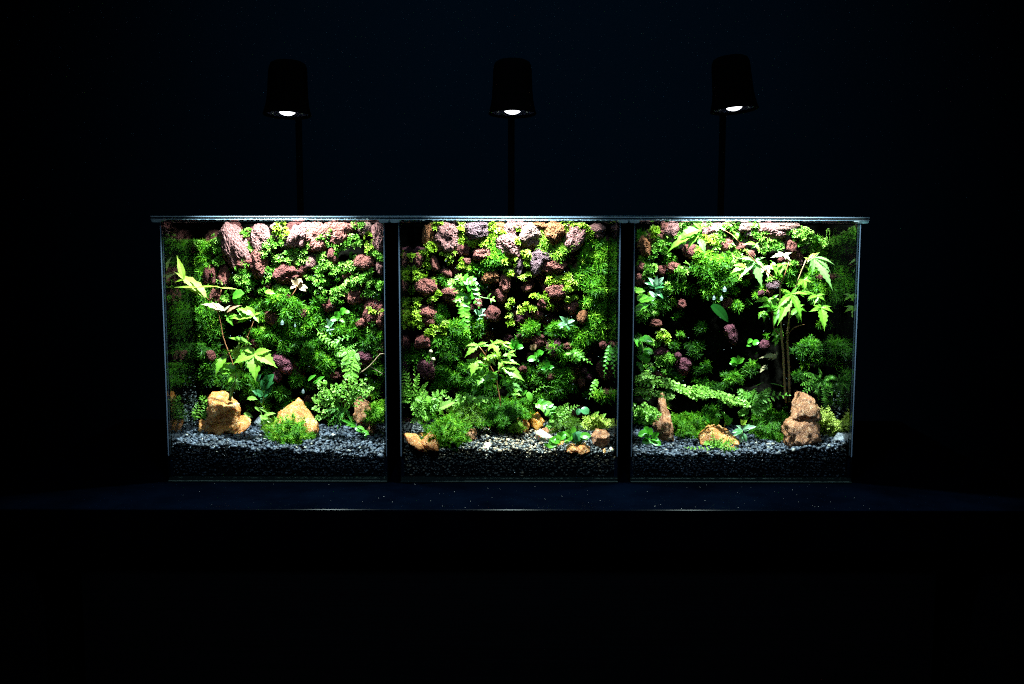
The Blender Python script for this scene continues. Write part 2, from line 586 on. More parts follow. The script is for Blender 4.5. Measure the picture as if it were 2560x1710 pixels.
# ------------------------------------------------------------------ lamps
def lamp(px, py, poleX, tilt, label):
    Y = LAMP_Y
    c = P(px, py, Y)
    root = thing('spot_lamp', label, 'lamp', c, 'spot lamps over the terrariums')
    Rm = Matrix.Rotation(R(tilt), 3, 'Y') @ Matrix.Rotation(R(-5.5), 3, 'X')
    head = Rm.to_4x4()

    def put(mb, name, m, smooth=True, parent=root, inhead=True):
        o = mb.build(name, m, None, smooth=smooth)
        o.parent = parent
        if inhead:
            o.matrix_local = head if parent is root else Matrix.Identity(4)
        return o
    b = MB()
    b.lathe([(0, .0495), (.008, .0493), (.013, .0486), (.0158, .0470), (.0172, .0440), (.0177, .040), (.0182, .026), (.0188, .016),
             (.0198, .009), (.0210, .004), (.0220, .0006), (.0221, 0), (.0214, -.0004), (.0206, .0004), (.0200, .0022)])
    shade = put(b, 'lamp_shade', M['black'])
    b = MB()
    b.lathe([(.0200, .0022), (.0105, .0026), (.0080, .0020), (.0074, .0026)])
    put(b, 'face_plate', M['blackg'])
    b = MB()
    b.lathe([(.0074, .0026), (.0064, .0015), (.0045, .0005), (.0024, -.0001), (0, -.0002)], 32)
    put(b, 'lens', M['lens'])
    for s in (-1, 1):
        b = MB()
        b.lathe([(0, .0012), (.0009, .0013), (.0011, .0018), (.0011, .0026)], 12, (s * .0136, 0, 0))
        put(b, 'screw', M['screw'])
    # pole behind the tanks and an arm to the head
    pl = P(poleX, 420, .235)
    top = c.z + .030
    b = MB()
    b.tube([(pl.x - c.x, .235 - Y, -c.z + .012), (pl.x - c.x, .235 - Y, top - c.z)], .0036, n=16)
    put(b, 'pole', M['black'], inhead=False)
    b = MB()
    b.tube([(pl.x - c.x, .235 - Y, top - c.z), ((pl.x - c.x) * .8, .11, top - c.z + .006), (0, .015, top - c.z)], .0030, n=12)
    put(b, 'arm', M['black'], inhead=False)
    b = MB()
    b.lathe([(0, .012), (.020, .012), (.0225, .009), (.023, 0), (0, 0)], 40, (pl.x - c.x, .235 - Y, -c.z))
    put(b, 'base', M['black'], inhead=False)
    # the lamp's own light
    L = bpy.data.lights.new('lamp_light', 'SPOT')
    L.energy = LAMP_POWER
    L.color = (.90, .97, 1.0)
    L.spot_size = R(91)
    L.spot_blend = .16
    L.shadow_soft_size = .0045
    L.use_nodes = True
    nt = L.node_tree
    em = nt.nodes['Emission']
    tc = nt.nodes.new('ShaderNodeTexCoord')
    sx = nt.nodes.new('ShaderNodeSeparateXYZ')
    nt.links.new(tc.outputs['Normal'], sx.inputs[0])
    ab = nt.nodes.new('ShaderNodeMath'); ab.operation = 'ABSOLUTE'
    nt.links.new(sx.outputs['Z'], ab.inputs[0])
    mr = nt.nodes.new('ShaderNodeMapRange')
    mr.interpolation_type = 'SMOOTHSTEP'
    mr.inputs['From Min'].default_value = .70
    mr.inputs['From Max'].default_value = 1.0
    mr.inputs['To Min'].default_value = .85
    mr.inputs['To Max'].default_value = 3.5
    nt.links.new(ab.outputs[0], mr.inputs['Value'])
    nt.links.new(mr.outputs[0], em.inputs['Strength'])
    lo = bpy.data.objects.new('lamp_light', L)
    link(lo, root)
    lo.matrix_local = Matrix.Rotation(R(tilt * 1.4), 4, 'Y') @ Matrix.Translation((0, 0, -.0022))
    return root


lamp(718, 288, 749, 1.0, 'black spot lamp over the terrarium with the amber L-shaped rock, pole off to its side')
lamp(1281, 285, 1278, 0.0, 'upright black spot lamp over the middle terrarium, straight above its own pole')
lamp(1836, 276, 1804, -5.0, 'tilted black spot lamp, the highest of the three, beside its pole')

# ------------------------------------------------------------------ terrariums and lids
TX = [(-.3139, -.1139), (-.1016, .0968), (.1087, .3107)]
RIM = .2374
WALLY = .092
tlab = ['clear glass terrarium holding the L-shaped amber rock, under the vertical-poled lamp', 'clear glass terrarium between two others, holding a small central maple',
        'clear glass terrarium holding the tall two-stemmed maple and the long arching fern']
tlab[0] = 'clear glass terrarium with the L-shaped amber rock and a corner left empty at its top'
lidx = [(-.3203, -.1092), (-.1088, .1034), (.1038, .3166)]
llab = ['flat glass lid with bright glints, on the terrarium with the L-shaped rock', 'flat glass lid covering the middle terrarium between two other lids',
        'flat glass lid covering the terrarium with the tall two-stemmed maple']
for ti in range(3):
    x0, x1 = TX[ti]
    root = thing('terrarium', tlab[ti], 'terrarium', ((x0 + x1) / 2, 0, 0), 'glass terrariums in a row')

    def tp(mb, name, m, smooth=False, root=root):
        o = mb.build(name, m, None, smooth)
        o.parent = root
        o.matrix_parent_inverse = Matrix.Translation(root.location).inverted()
        return o
    g = .003
    b = MB(); b.box(x0, x1, 0, g, .0035, RIM); tp(b, 'front_pane', M['glass'])
    b = MB(); b.box(x0, x1, .197, .200, .0035, RIM); tp(b, 'back_pane', M['glass_side'])
    b = MB(); b.box(x0, x0 + g, g + .0001, .1969, .0035, RIM); tp(b, 'side_pane', M['glass_side'])
    b = MB(); b.box(x1 - g, x1, g + .0001, .1969, .0035, RIM); tp(b, 'side_pane', M['glass_side'])
    b = MB(); b.box(x0, x1, -.0035, -.0001, .0004, .0012); tp(b, 'base_glint_lip', M['edge_dim'])  # added lip, set forward of the base to catch a glint
    b = MB(); b.box(x0, x1, .0, .200, .0004, .0034); tp(b, 'base_pane', M['edge_dim'])
    b = MB(); b.box(x0 - .0009, x0 - .0001, .0006, .200, .001, RIM); tp(b, 'black_film', M['film'])
    b = MB(); b.box(x1 + .0001, x1 + .0009, .0006, .200, .001, RIM); tp(b, 'black_film', M['film'])
    b = MB(); b.box(x0, x1, .2002, .2012, .001, RIM); tp(b, 'black_film', M['film'])
    for s, xe in ((1, x0), (-1, x1)):
        b = MB()
        xa, xb = sorted((xe + s * .0001, xe + s * .0008))
        zl, zh = .024, RIM - .0005
        tri = [(xe, -.0001), (xe + s * .0009, -.0001), (xe + s * .0002, -.0010)]
        b.add([(x_, y_, zl) for x_, y_ in tri] + [(x_, y_, zh) for x_, y_ in tri], [(0, 1, 4, 3), (1, 2, 5, 4), (2, 0, 3, 5), (0, 2, 1), (3, 4, 5)])
        tp(b, 'pane_edge_glint', M['edge_glint'])  # wedge added as the light line down the pane edge
    b = MB(); b.box(x0, x1, -.0004, -.0001, RIM - .0009, RIM - .0001); tp(b, 'rim_edge', M['edge_dim'])
    # lid
    lx0, lx1 = lidx[ti]
    lroot = thing('glass_lid', llab[ti], 'lid', ((lx0 + lx1) / 2, 0, .2386), 'glass lids of the terrariums')
    b = MB(); b.box(lx0, lx1, -.0045, .2045, .2387, .2416); tp(b, 'lid_pane', M['glass_lid'], root=lroot)
    b = MB(); b.box(lx0, lx1, -.0051, -.0046, .2409, .2417); tp(b, 'lid_edge', M['edge_blue'], root=lroot)
    b = MB(); b.box(lx0, lx1, -.0051, -.0046, .2386, .2391); tp(b, 'lid_edge', M['edge_blue'], root=lroot)
    b = MB(); b.box(lx0, lx1, .2046, .2051, .2412, .2417); tp(b, 'lid_edge', M['edge_blue'], root=lroot)
    for s, xe in ((1, lx0), (-1, lx1)):
        for yy in (-.0052, .188):
            b = MB()
            xa, xb = sorted((xe + s * .0006, xe + s * .0090))
            n = 8
            vs = []
            for y_ in (yy, yy + .016):
                for k in range(n + 1):
                    q = math.pi * k / n
                    cx_, hw = (xa + xb) / 2, (xb - xa) / 2
                    cc = math.cos(q)
                    vs.append((cx_ + hw * (abs(cc) ** .5) * (1 if cc > 0 else -1), y_, .2384 - .0023 * (math.sin(q) ** .5)))
            fs = [(k, k + 1, n + 2 + k, n + 1 + k) for k in range(n)]
            fs += [tuple(range(n + 1))[::-1], tuple(range(n + 1, 2 * n + 2)), (0, n + 1, 2 * n + 1, n)]
            b.add(vs, fs)
            tp(b, 'clip', M['clip'], root=lroot)


def ico(sub):
    import bmesh
    bm = bmesh.new()
    bmesh.ops.create_icosphere(bm, subdivisions=sub, radius=1)
    V = np.array([v.co[:] for v in bm.verts])
    F = np.array([[v.index for v in f.verts] for f in bm.faces])
    bm.free()
    return V, F


ICO1, ICO2, ICO3, ICO4, ICO5 = ico(1), ico(2), ico(4), ico(5), ico(6)


def drops(name, pts, rad, squash, label=None):
    V, F = ICO2
    n = len(pts)
    Rm = np.repeat(np.eye(3)[None], n, 0)
    S = np.stack([rad * squash[0], rad * squash[1], rad * squash[2]], 1)
    v, f, t = scatter(V, F, np.zeros(len(V)), Rm, S, pts, np.full(n, .5))
    o = mesh_np(name, v, f, t, M['dew'], smooth=True)
    return tag(o, label, 'dew drops', None, 'stuff')


for ti in range(3):
    x0, x1 = TX[ti]
    n = 420
    px = RNG.normal((x0 + x1) / 2 + (.01, 0, -.01)[ti], .045, n)
    px = np.clip(px, x0 + .006, x1 - .006)
    py = RNG.uniform(.003, .12, n)
    py[:130] = RNG.uniform(.002, .012, 130)
    rr = RNG.uniform(.0004, .0011, n)
    drops('condensation', np.stack([px, py, np.full(n, .2385)], 1), rr, (1, 1, .35),
          ['small water drops under the lid by the L-shaped rock tank', 'small water drops under the middle lid', 'small water drops under the lid above the tall maple'][ti])
# misted patch low on the outer side panes
for (crop, cx, cy, xs_, lab, sx, sy, nn, ys) in (('B', 400, 660, TX[0][0] + .0035, 'misty droplets on the glass beside the L-shaped rock', .045, .10, 260, (.04, .085)),
                                  ('F', 2090, 830, TX[2][1] - .0035, 'misty droplets on the glass beside the yellow-green fern', .05, .10, 220, (.03, .08))):
    pts, rad = [], []
    for i in range(nn):
        y = random.uniform(*ys)
        z = random.gauss(.052, .013)
        if z > .036:
            pts.append((xs_, y, z)); rad.append(random.uniform(.00015, .0005))
    drops('condensation', np.array(pts), np.array(rad), (.4, 1, 1), lab)

# ------------------------------------------------------------------ soil and gravel
GF = [(.0345, .0290, .0227), (.0306, .0285, .0262), (.0246, .0250, .0345)]
GB = [(.0345, .0325, .0310), (.0364, .0375, .0320), (.0285, .0280, .0350)]


def zg(ti, x, y):
    x0, x1 = TX[ti]
    s = np.clip((x - x0) / (x1 - x0) * 2, 0, 2)
    f, k = GF[ti], GB[ti]
    a = np.where(s < 1, f[0] + (f[1] - f[0]) * s, f[1] + (f[2] - f[1]) * (s - 1))
    c = np.where(s < 1, k[0] + (k[1] - k[0]) * s, k[1] + (k[2] - k[1]) * (s - 1))
    t = np.clip(y / WALLY, 0, 1)
    return a + (c - a) * t + .0012 * np.sin(x * 140 + ti) * np.sin(y * 120 + 1) + .0007 * np.sin(x * 330 + y * 90)


def gY(c, cx, cy):
    """depth at which the sight line through this point meets the gravel"""
    ti = TANK_OF[c]
    lo = .004
    Y = lo
    while Y < WALLY:
        p = Q(c, cx, cy, Y)
        if p.z <= float(zg(ti, p.x, Y)):
            return Y
        Y += .001
    return WALLY - .006


for ti in range(3):
    x0, x1 = TX[ti][0] + .0034, TX[ti][1] - .0034
    nx, ny = 70, 30
    X = np.linspace(x0, x1, nx)
    Yv = np.linspace(.0065, .118, ny)
    XX, YY = np.meshgrid(X, Yv)
    ZZ = zg(ti, XX, YY) - .0022
    top = np.stack([XX.ravel(), YY.ravel(), ZZ.ravel()], 1)
    idx = np.arange(nx * ny).reshape(ny, nx)
    F = np.stack([idx[:-1, :-1].ravel(), idx[:-1, 1:].ravel(), idx[1:, 1:].ravel(), idx[1:, :-1].ravel()], 1)
    fb = top[:nx].copy(); fb[:, 2] = .0036
    base = len(top)
    V = np.concatenate([top, fb])
    a = np.arange(nx - 1)
    F2 = np.stack([base + a, base + a + 1, a + 1, a], 1)
    o = mesh_np('soil', V, np.concatenate([F, F2]), np.full(len(V), .5), M['soil'])
    tag(o, ['black soil under the gravel by the L-shaped rock', 'black soil under the tan-flecked gravel', 'black soil under the gravel by the tall maple'][ti], 'soil', None, 'stuff')

    # pebbles
    PV, PF = ICO2
    temps = []
    for k in range(6):
        d = np.array([noise.noise(Vector(v) * 1.1 + Vector((k * 7.3, 3, 1))) for v in PV])
        temps.append(PV * (1 + .45 * d)[:, None] * np.array([1.0, .8, .62]))
    parts = []
    pts, rad, tin = [], [], []
    tan = ti == 1
    sp = .0033
    y = .0045
    while y < .112:
        x = x0 + .001
        while x < x1 - .001:
            xx, yy = x + random.uniform(-1, 1) * sp * .45, y + random.uniform(-1, 1) * sp * .45
            xx = min(max(xx, x0 + .0012), x1 - .0012)
            yy = max(yy, .0046)
            r = random.uniform(.0013, .0025) * (1.0 if not tan else .82)
            if random.random() < .06:
                r *= 1.35
            pts.append((xx, yy, float(zg(ti, xx, yy)) + random.uniform(-.0012, .0008)))
            rad.append(r)
            c = random.random() ** 1.2 * .85
            if random.random() < .035:
                c = random.uniform(.9, 1)
            if tan:
                w_ = math.exp(-((xx - .005) / .045) ** 2)
                c = random.random() ** (2.0 - 1.2 * w_) * (.6 + .4 * w_)
            tin.append(c)
            x += sp * (.85 if tan else 1)
        y += sp * (.85 if tan else 1)
    # the layer against the front pane
    z = .0055
    while z < .037:
        x = x0
        while x < x1:
            top_ = float(zg(ti, x, .005))
            if z < top_ and random.random() < (.95 if z > top_ - .015 else .5):
                pts.append((x + random.uniform(-.001, .001), .0050 + random.uniform(-.0002, .0012), z + random.uniform(-.0008, .0008)))
                rad.append(random.uniform(.0008, .0016))
                tin.append(random.random() ** (.9 if z > top_ - .008 else 2) * (.96 if z > top_ - .012 else .7))  # light falloff put into the tint: paler glinting top, darker below
            x += .0022
        z += .0021
    pts, rad, tin = np.array(pts), np.array(rad), np.array(tin)
    for k in range(6):
        s = slice(k, None, 6)
        n = len(pts[s])
        D = RNG.normal(0, .45, (n, 3)) + np.array([0, -.15, 1])
        parts.append(scatter(temps[k], PF, np.zeros(len(PV)), frames(D), rad[s], pts[s], tin[s]))
    V, F, T = join(parts)
    o = mesh_np('gravel', V, F, T, M['pebble_tan' if tan else 'pebble'], smooth=True)
    tag(o, ['blue-grey gravel around the L-shaped rock', 'dark gravel mixed with tan grit around the small maple', 'blue-grey gravel around the dome-shaped rock and tall rock'][ti], 'gravel', None, 'stuff')

# ------------------------------------------------------------------ lava rock walls
LAVA = []
for k in range(12):
    V, F = ICO5
    out = np.empty_like(V)
    off = Vector((k * 11.7, k * 3.1, 5))
    fq = 3.2 + (k % 4) * 1.1
    amp = .10 + .05 * (k % 3)
    for i, v in enumerate(V):
        q = Vector(v)
        a = noise.noise(q * .9 + off) * .38 + noise.noise(q * 2.1 + off) * .16
        box = max(abs(v[0]), abs(v[1]), abs(v[2]))
        a += (1 / max(box, .6) - 1.25) * (.25 if k % 2 else .05)
        q2 = q + Vector((noise.noise(q * 5 + off), noise.noise(q * 5 - off), noise.noise(q * 4 + off * 2))) * .16
        d = noise.voronoi(q2 * fq + off)[0][0]
        pit = max(0.0, 1 - d / .42)
        d2 = noise.voronoi(q2 * fq * 2.6 + off)[0][0]
        pit2 = max(0.0, 1 - d2 / .5)
        gate = max(0.0, min(1.0, .55 + 1.8 * noise.noise(q * 1.7 - off)))
        a += -amp * 2.1 * pit ** .7 * gate - .09 * pit2 + .05 * noise.noise(q * 12 + off) + .04 * noise.noise(q * 25 + off)
        out[i] = np.array(v) * (1 + a)
    me = bpy.data.meshes.new('lava_rock')
    me.vertices.add(len(out)); me.vertices.foreach_set('co', out.astype(np.float32).ravel())
    me.loops.add(F.size); me.loops.foreach_set('vertex_index', F.astype(np.int32).ravel())
    me.polygons.add(len(F)); me.polygons.foreach_set('loop_start', np.arange(0, F.size, 3, dtype=np.int32))
    me.update(calc_edges=True)
    me.materials.append(M['lava'])
    me.shade_smooth()
    LAVA.append(me)

TONE = {'p': (.42, .175, .17), 'r': (.39, .12, .10), 'd': (.26, .068, .062), 'm': (.22, .115, .14), 'o': (.42, .15, .06), 'l': (.50, .26, .225), 'u': (.20, .05, .08)}
WALLROCKS = {
    0: [('A', 845, 320, 230, 440, -14, 'p'), ('A', 1085, 260, 180, 270, -10, 'p'), ('A', 1310, 300, 175, 165, 0, 'm'), ('A', 1450, 260, 160, 240, 15, 'p'),
        ('A', 1640, 230, 200, 250, 20, 'r'), ('A', 1860, 210, 260, 210, 10, 'r'), ('A', 2090, 175, 125, 130, 0, 'l'), ('A', 2225, 290, 130, 260, 0, 'p'),
        ('A', 1065, 520, 155, 250, 10, 'r'), ('A', 1340, 640, 240, 165, -10, 'd'), ('A', 1480, 590, 90, 110, 0, 'd'), ('A', 1575, 540, 95, 120, 0, 'p'),
        ('A', 1780, 470, 95, 160, 0, 'd'), ('A', 2080, 510, 180, 135, 10, 'r'), ('A', 2235, 575, 85, 125, 20, 'p'), ('A', 610, 640, 120, 220, 8, 'd'),
        ('A', 740, 650, 90, 190, 8, 'r'), ('A', 1990, 860, 165, 135, 0, 'r'), ('A', 1740, 940, 110, 115, 0, 'd'), ('A', 2160, 1010, 160, 220, 20, 'd'),
        ('A', 1200, 1060, 140, 130, 0, 'r'), ('A', 655, 850, 100, 150, 0, 'r'), ('A', 2240, 1060, 100, 170, 0, 'r'), ('A', 2070, 1110, 115, 85, 0, 'r'),
        ('B', 1290, 270, 200, 160, 25, 'u'), ('B', 1250, 370, 75, 120, 0, 'u'), ('B', 2080, 220, 135, 120, 20, 'u'), ('B', 2250, 120, 95, 115, 0, 'r'),
        ('B', 1800, 375, 95, 65, 0, 'd'), ('B', 1050, 70, 100, 80, 0, 'd'), ('A', 1340, 870, 60, 60, 0, 'd'), ('A', 1480, 1010, 110, 80, 0, 'd'), ('B', 600, 190, 80, 80, 0, 'd'), ('B', 340, 200, 90, 100, 0, 'd'),
        ('A', 930, 530, 200, 120, 5, 'd'), ('A', 1930, 650, 90, 70, 0, 'd'), ('A', 1600, 360, 130, 120, 0, 'd'), ('A', 1545, 190, 110, 130, 0, 'p'), ('A', 1230, 210, 90, 110, 0, 'p'), ('A', 1990, 180, 100, 90, 0, 'r'), ('A', 1750, 190, 100, 90, 0, 'r'), ('A', 1270, 560, 110, 90, 0, 'd'), ('A', 1430, 720, 120, 90, 0, 'd')],
    1: [('C', 390, 250, 105, 200, 5, 'o'), ('C', 575, 270, 210, 245, 10, 'p'), ('C', 865, 212, 255, 155, -8, 'm'), ('C', 1070, 190, 105, 110, 0, 'o'),
        ('C', 1180, 220, 130, 190, 0, 'p'), ('C', 1165, 370, 215, 205, 0, 'p'), ('C', 1370, 270, 220, 230, 0, 'l'), ('C', 1590, 230, 200, 175, 10, 'o'),
        ('C', 1285, 170, 140, 75, 0, 'p'), ('C', 1450, 168, 150, 70, 0, 'o'), ('C', 1800, 255, 170, 240, 20, 'p'), ('C', 2010, 225, 135, 125, 0, 'p'),
        ('C', 710, 390, 145, 145, 15, 'd'), ('C', 910, 440, 165, 100, -10, 'r'), ('C', 760, 515, 75, 60, 0, 'r'), ('C', 1430, 530, 130, 240, 0, 'm'),
        ('C', 1500, 460, 200, 90, 0, 'm'), ('C', 1590, 560, 200, 125, -20, 'r'), ('C', 1250, 570, 90, 190, 20, 'm'), ('C', 290, 500, 75, 115, 0, 'r'),
        ('C', 455, 540, 60, 135, -15, 'r'), ('C', 560, 630, 95, 90, 0, 'r'), ('C', 365, 740, 190, 155, 10, 'r'), ('C', 600, 840, 150, 135, 0, 'r'),
        ('C', 985, 660, 155, 125, 0, 'o'), ('C', 1130, 720, 90, 150, 5, 'r'), ('C', 1090, 845, 105, 125, 0, 'd'), ('C', 1335, 775, 90, 65, 0, 'r'),
        ('C', 1620, 800, 170, 140, -20, 'r'), ('C', 1600, 880, 90, 60, 0, 'd'), ('C', 1480, 930, 85, 95, 0, 'd'), ('C', 1760, 950, 125, 115, 0, 'r'),
        ('C', 1010, 1030, 135, 135, 0, 'd'), ('C', 1440, 1025, 95, 95, 0, 'd'), ('C', 1870, 1040, 90, 115, 0, 'o'), ('C', 370, 1040, 175, 165, 0, 'r'),
        ('D', 340, 50, 150, 135, 0, 'd'), ('C', 870, 915, 60, 85, 0, 'r'), ('D', 1455, 50, 130, 115, 0, 'd'), ('D', 1600, 115, 135, 165, 0, 'u'),
        ('D', 1730, 100, 85, 65, 0, 'r'), ('D', 372, 315, 165, 175, 0, 'u'), ('D', 1300, 320, 75, 65, 0, 'd'), ('D', 310, 830, 110, 70, 0, 'd'),
        ('D', 1570, 395, 75, 65, 0, 'd'), ('D', 2070, 90, 60, 70, 0, 'd'), ('C', 560, 300, 150, 130, 0, 'p')],
    2: [('E', 410, 205, 160, 140, -10, 'p'), ('E', 350, 160, 65, 80, 0, 'r'), ('E', 165, 370, 135, 155, 10, 'o'), ('E', 790, 232, 160, 115, -5, 'p'),
        ('E', 715, 165, 140, 100, 0, 'l'), ('E', 1130, 180, 150, 100, 0, 'l'), ('E', 1370, 180, 250, 160, 5, 'p'), ('E', 1500, 155, 270, 70, -3, 'l'),
        ('E', 1205, 287, 115, 85, 0, 'm'), ('E', 1150, 250, 65, 55, 0, 'm'), ('E', 730, 350, 75, 105, 0, 'r'), ('E', 600, 420, 135, 125, 0, 'd'),
        ('E', 940, 350, 105, 125, 5, 'r'), ('E', 1570, 370, 115, 120, 0, 'r'), ('E', 1620, 460, 115, 105, 0, 'd'), ('E', 1490, 500, 105, 95, 0, 'd'),
        ('E', 425, 570, 125, 85, 10, 'r'), ('E', 130, 570, 65, 85, 0, 'r'), ('E', 105, 690, 80, 115, 0, 'r'), ('E', 1395, 740, 125, 85, 0, 'm'),
        ('E', 1370, 812, 65, 75, 0, 'r'), ('E', 1280, 820, 55, 55, 0, 'u'), ('E', 270, 1105, 95, 65, 0, 'r'), ('E', 1000, 1215, 110, 185, -15, 'u'),
        ('E', 1850, 660, 85, 65, 0, 'r'), ('E', 2040, 640, 95, 105, 0, 'r'), ('E', 1180, 450, 85, 65, 0, 'r'), ('E', 1640, 525, 65, 85, 0, 'p'),
        ('F', 530, 290, 135, 135, 0, 'u'), ('F', 320, 160, 115, 75, 0, 'u'), ('F', 300, 375, 115, 65, 0, 'r'), ('F', 1310, 80, 85, 85, 0, 'u'),
        ('F', 480, 200, 55, 75, 0, 'u'), ('E', 960, 920, 90, 110, 0, 'd'), ('E', 520, 920, 70, 80, 0, 'd'), ('E', 320, 600, 90, 80, 0, 'd'), ('E', 1070, 380, 110, 80, 0, 'r'), ('E', 960, 170, 120, 80, 0, 'p'), ('E', 560, 165, 110, 80, 0, 'p'), ('E', 860, 160, 90, 70, 0, 'l'), ('E', 300, 250, 110, 110, 0, 'r'), ('E', 1260, 160, 90, 70, 0, 'l')],
}
wlab = ['planted back wall of dusky red lava stones behind the L-shaped rock', 'planted back wall of lava stones with orange and pink ones along its top, middle terrarium',
        'planted back wall of lava stones, mostly dark and bare, behind the tall maple']
for ti in range(3):
    x0, x1 = TX[ti][0] + .0034, TX[ti][1] - .0034
    root = thing('lava_wall', wlab[ti], 'planted wall', ((x0 + x1) / 2, WALLY + .02, .02), 'planted lava walls inside the terrariums')
    nx, nz = 90, 90
    X, Z = np.meshgrid(np.linspace(x0, x1, nx), np.linspace(.004, .233, nz))
    YY = np.array([[.118 + .010 * noise.noise(Vector((x * 45, ti * 9, z * 45))) + .004 * noise.noise(Vector((x * 160, ti, z * 160))) for x in X[0]] for z in Z[:, 0]])
    idx = np.arange(nx * nz).reshape(nz, nx)
    F = np.stack([idx[:-1, :-1].ravel(), idx[:-1, 1:].ravel(), idx[1:, 1:].ravel(), idx[1:, :-1].ravel()], 1)
    V = np.stack([X.ravel(), YY.ravel(), Z.ravel()], 1)
    tb = V[-nx:].copy(); tb[:, 1] = .19
    a = np.arange(nx - 1)
    F2 = np.stack([(nz - 1) * nx + a, (nz - 1) * nx + a + 1, nx * nz + a + 1, nx * nz + a], 1)
    o = mesh_np('backing', np.concatenate([V, tb]), np.concatenate([F, F2]), np.full(len(V) + nx, .5), M['backing'])
    o.parent = root
    o.matrix_parent_inverse = Matrix.Translation(root.location).inverted()
    for i, (c, cx, cy, w_, h_, rot, tone) in enumerate(WALLROCKS[ti]):
        Y = WALLY + .0035 + random.uniform(-.002, .0025)
        if w_ < 90:
            Y -= .002
        p = Q(c, cx, cy, Y)
        u = U(Y)
        o = bpy.data.objects.new('lava_rock', LAVA[(i * 5 + ti * 3) % 12])
        k = 1.16
        sx, sz = w_ * u / 2 * k, h_ * u / 2 * k
        if p.z + sz * 1.05 > .2365:
            p = p + Vector((0, 0, .2365 - sz * 1.05 - p.z))
        o.location = p - root.location
        o.rotation_euler = (random.uniform(-.15, .15), R(rot), random.uniform(-.2, .2))
        o.scale = (sx, min(.0115, (sx + sz) / 2 * .95), sz)
        t = TONE[tone]
        j = random.uniform(.88, 1.12)
        o.color = (t[0] * j, t[1] * j, t[2] * j, 1)
        link(o, root)

for ti in range(3):
    root = [o for o in bpy.data.objects if o.name.startswith('lava_wall')][ti]
    for i in range((95, 95, 60)[ti]):
        px_ = random.uniform((398, 1000, 1590)[ti] + 75 * (ti == 0) + 20, (945, 1530, 2085)[ti])
        py_ = random.uniform(570, 1040)
        if ti == 2 and (py_ > 720 or random.random() < .5):
            continue
        p = P(px_, py_, .112 if i < 40 else .103)
        r_ = random.uniform(.006, .011) if i < 40 else random.uniform(.0025, .0055)
        o = bpy.data.objects.new('lava_rock', LAVA[random.randrange(12)])
        o.location = p - root.location
        o.rotation_euler = (random.uniform(-3, 3), random.uniform(-3, 3), random.uniform(-3, 3))
        o.scale = (r_, r_ * random.uniform(.7, 1.1), r_ * random.uniform(.7, 1.2))
        t = TONE[random.choice('ddur')]
        o.color = (t[0] * .8, t[1] * .8, t[2] * .8, 1)
        link(o, root)

# ------------------------------------------------------------------ moss
def rosette_template(k):
    vs, fs, ts = [], [], []
    rr = random.Random(k)
    for (cnt, el, L, W) in ((5, 18, 1.0, .42), (5, 42, .95, .40), (4, 68, .7, .34)):
        a0 = rr.uniform(0, 6)
        for i in range(cnt):
            a = a0 + 2 * math.pi * i / cnt + rr.uniform(-.2, .2)
            e = R(el + rr.uniform(-10, 10))
            d = Vector((math.cos(a) * math.cos(e), math.sin(a) * math.cos(e), math.sin(e)))
            s = Vector((-math.sin(a), math.cos(a), 0))
            u_ = s.cross(d) * -1
            l = L * rr.uniform(.85, 1.1)
            b0 = len(vs)
            vs += [Vector((0, 0, 0)), d * l * .6 + s * W * .5 + u_ * .06, d * l * .58 - u_ * .05, d * l * .6 - s * W * .5 + u_ * .06, d * l + u_ * -.12]
            fs += [(b0, b0 + 1, b0 + 2), (b0, b0 + 2, b0 + 3), (b0 + 1, b0 + 4, b0 + 2), (b0 + 2, b0 + 4, b0 + 3)]
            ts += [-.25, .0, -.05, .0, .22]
    return np.array([v[:] for v in vs]), np.array(fs), np.array(ts)


def needle_template(k, n=22):
    vs, fs, ts = [], [], []
    rr = random.Random(k + 50)
    for i in range(n):
        a = rr.uniform(0, 2 * math.pi)
        e = R(rr.uniform(2, 75) if i % 3 else rr.uniform(-25, 15))
        d = Vector((math.cos(a) * math.cos(e), math.sin(a) * math.cos(e), math.sin(e)))
        s = Vector((-math.sin(a), math.cos(a), 0)) * .045
        l = rr.uniform(.7, 1.1)
        base = Vector((0, 0, -.5 * rr.random() + .05))
        b0 = len(vs)
        mid = base + d * l * .55 + Vector((0, 0, .03))
        vs += [base - s, base + s, mid + s * .8, mid - s * .8, base + d * l - Vector((0, 0, .06))]
        fs += [(b0, b0 + 1, b0 + 2), (b0, b0 + 2, b0 + 3), (b0 + 3, b0 + 2, b0 + 4)]
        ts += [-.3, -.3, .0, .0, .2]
    return np.array([v[:] for v in vs]), np.array(fs), np.array(ts)


ROS = [rosette_template(k) for k in range(5)]
NEE = [needle_template(k) for k in range(5)]


def dome_dirs(n, front=(0, -1, .55), spread=1.15):
    """directions on the side of a clump that faces out of the wall and up"""
    f = np.array(front, float); f /= np.linalg.norm(f)
    D = RNG.normal(0, 1, (n * 3 + 60, 3))
    D /= np.linalg.norm(D, axis=1, keepdims=True)
    D = D[(D @ f) > math.cos(spread)]
    if len(D) < n:
        D = np.resize(D, (n, 3)) if len(D) else np.tile(f, (n, 1))
    return D[:n]


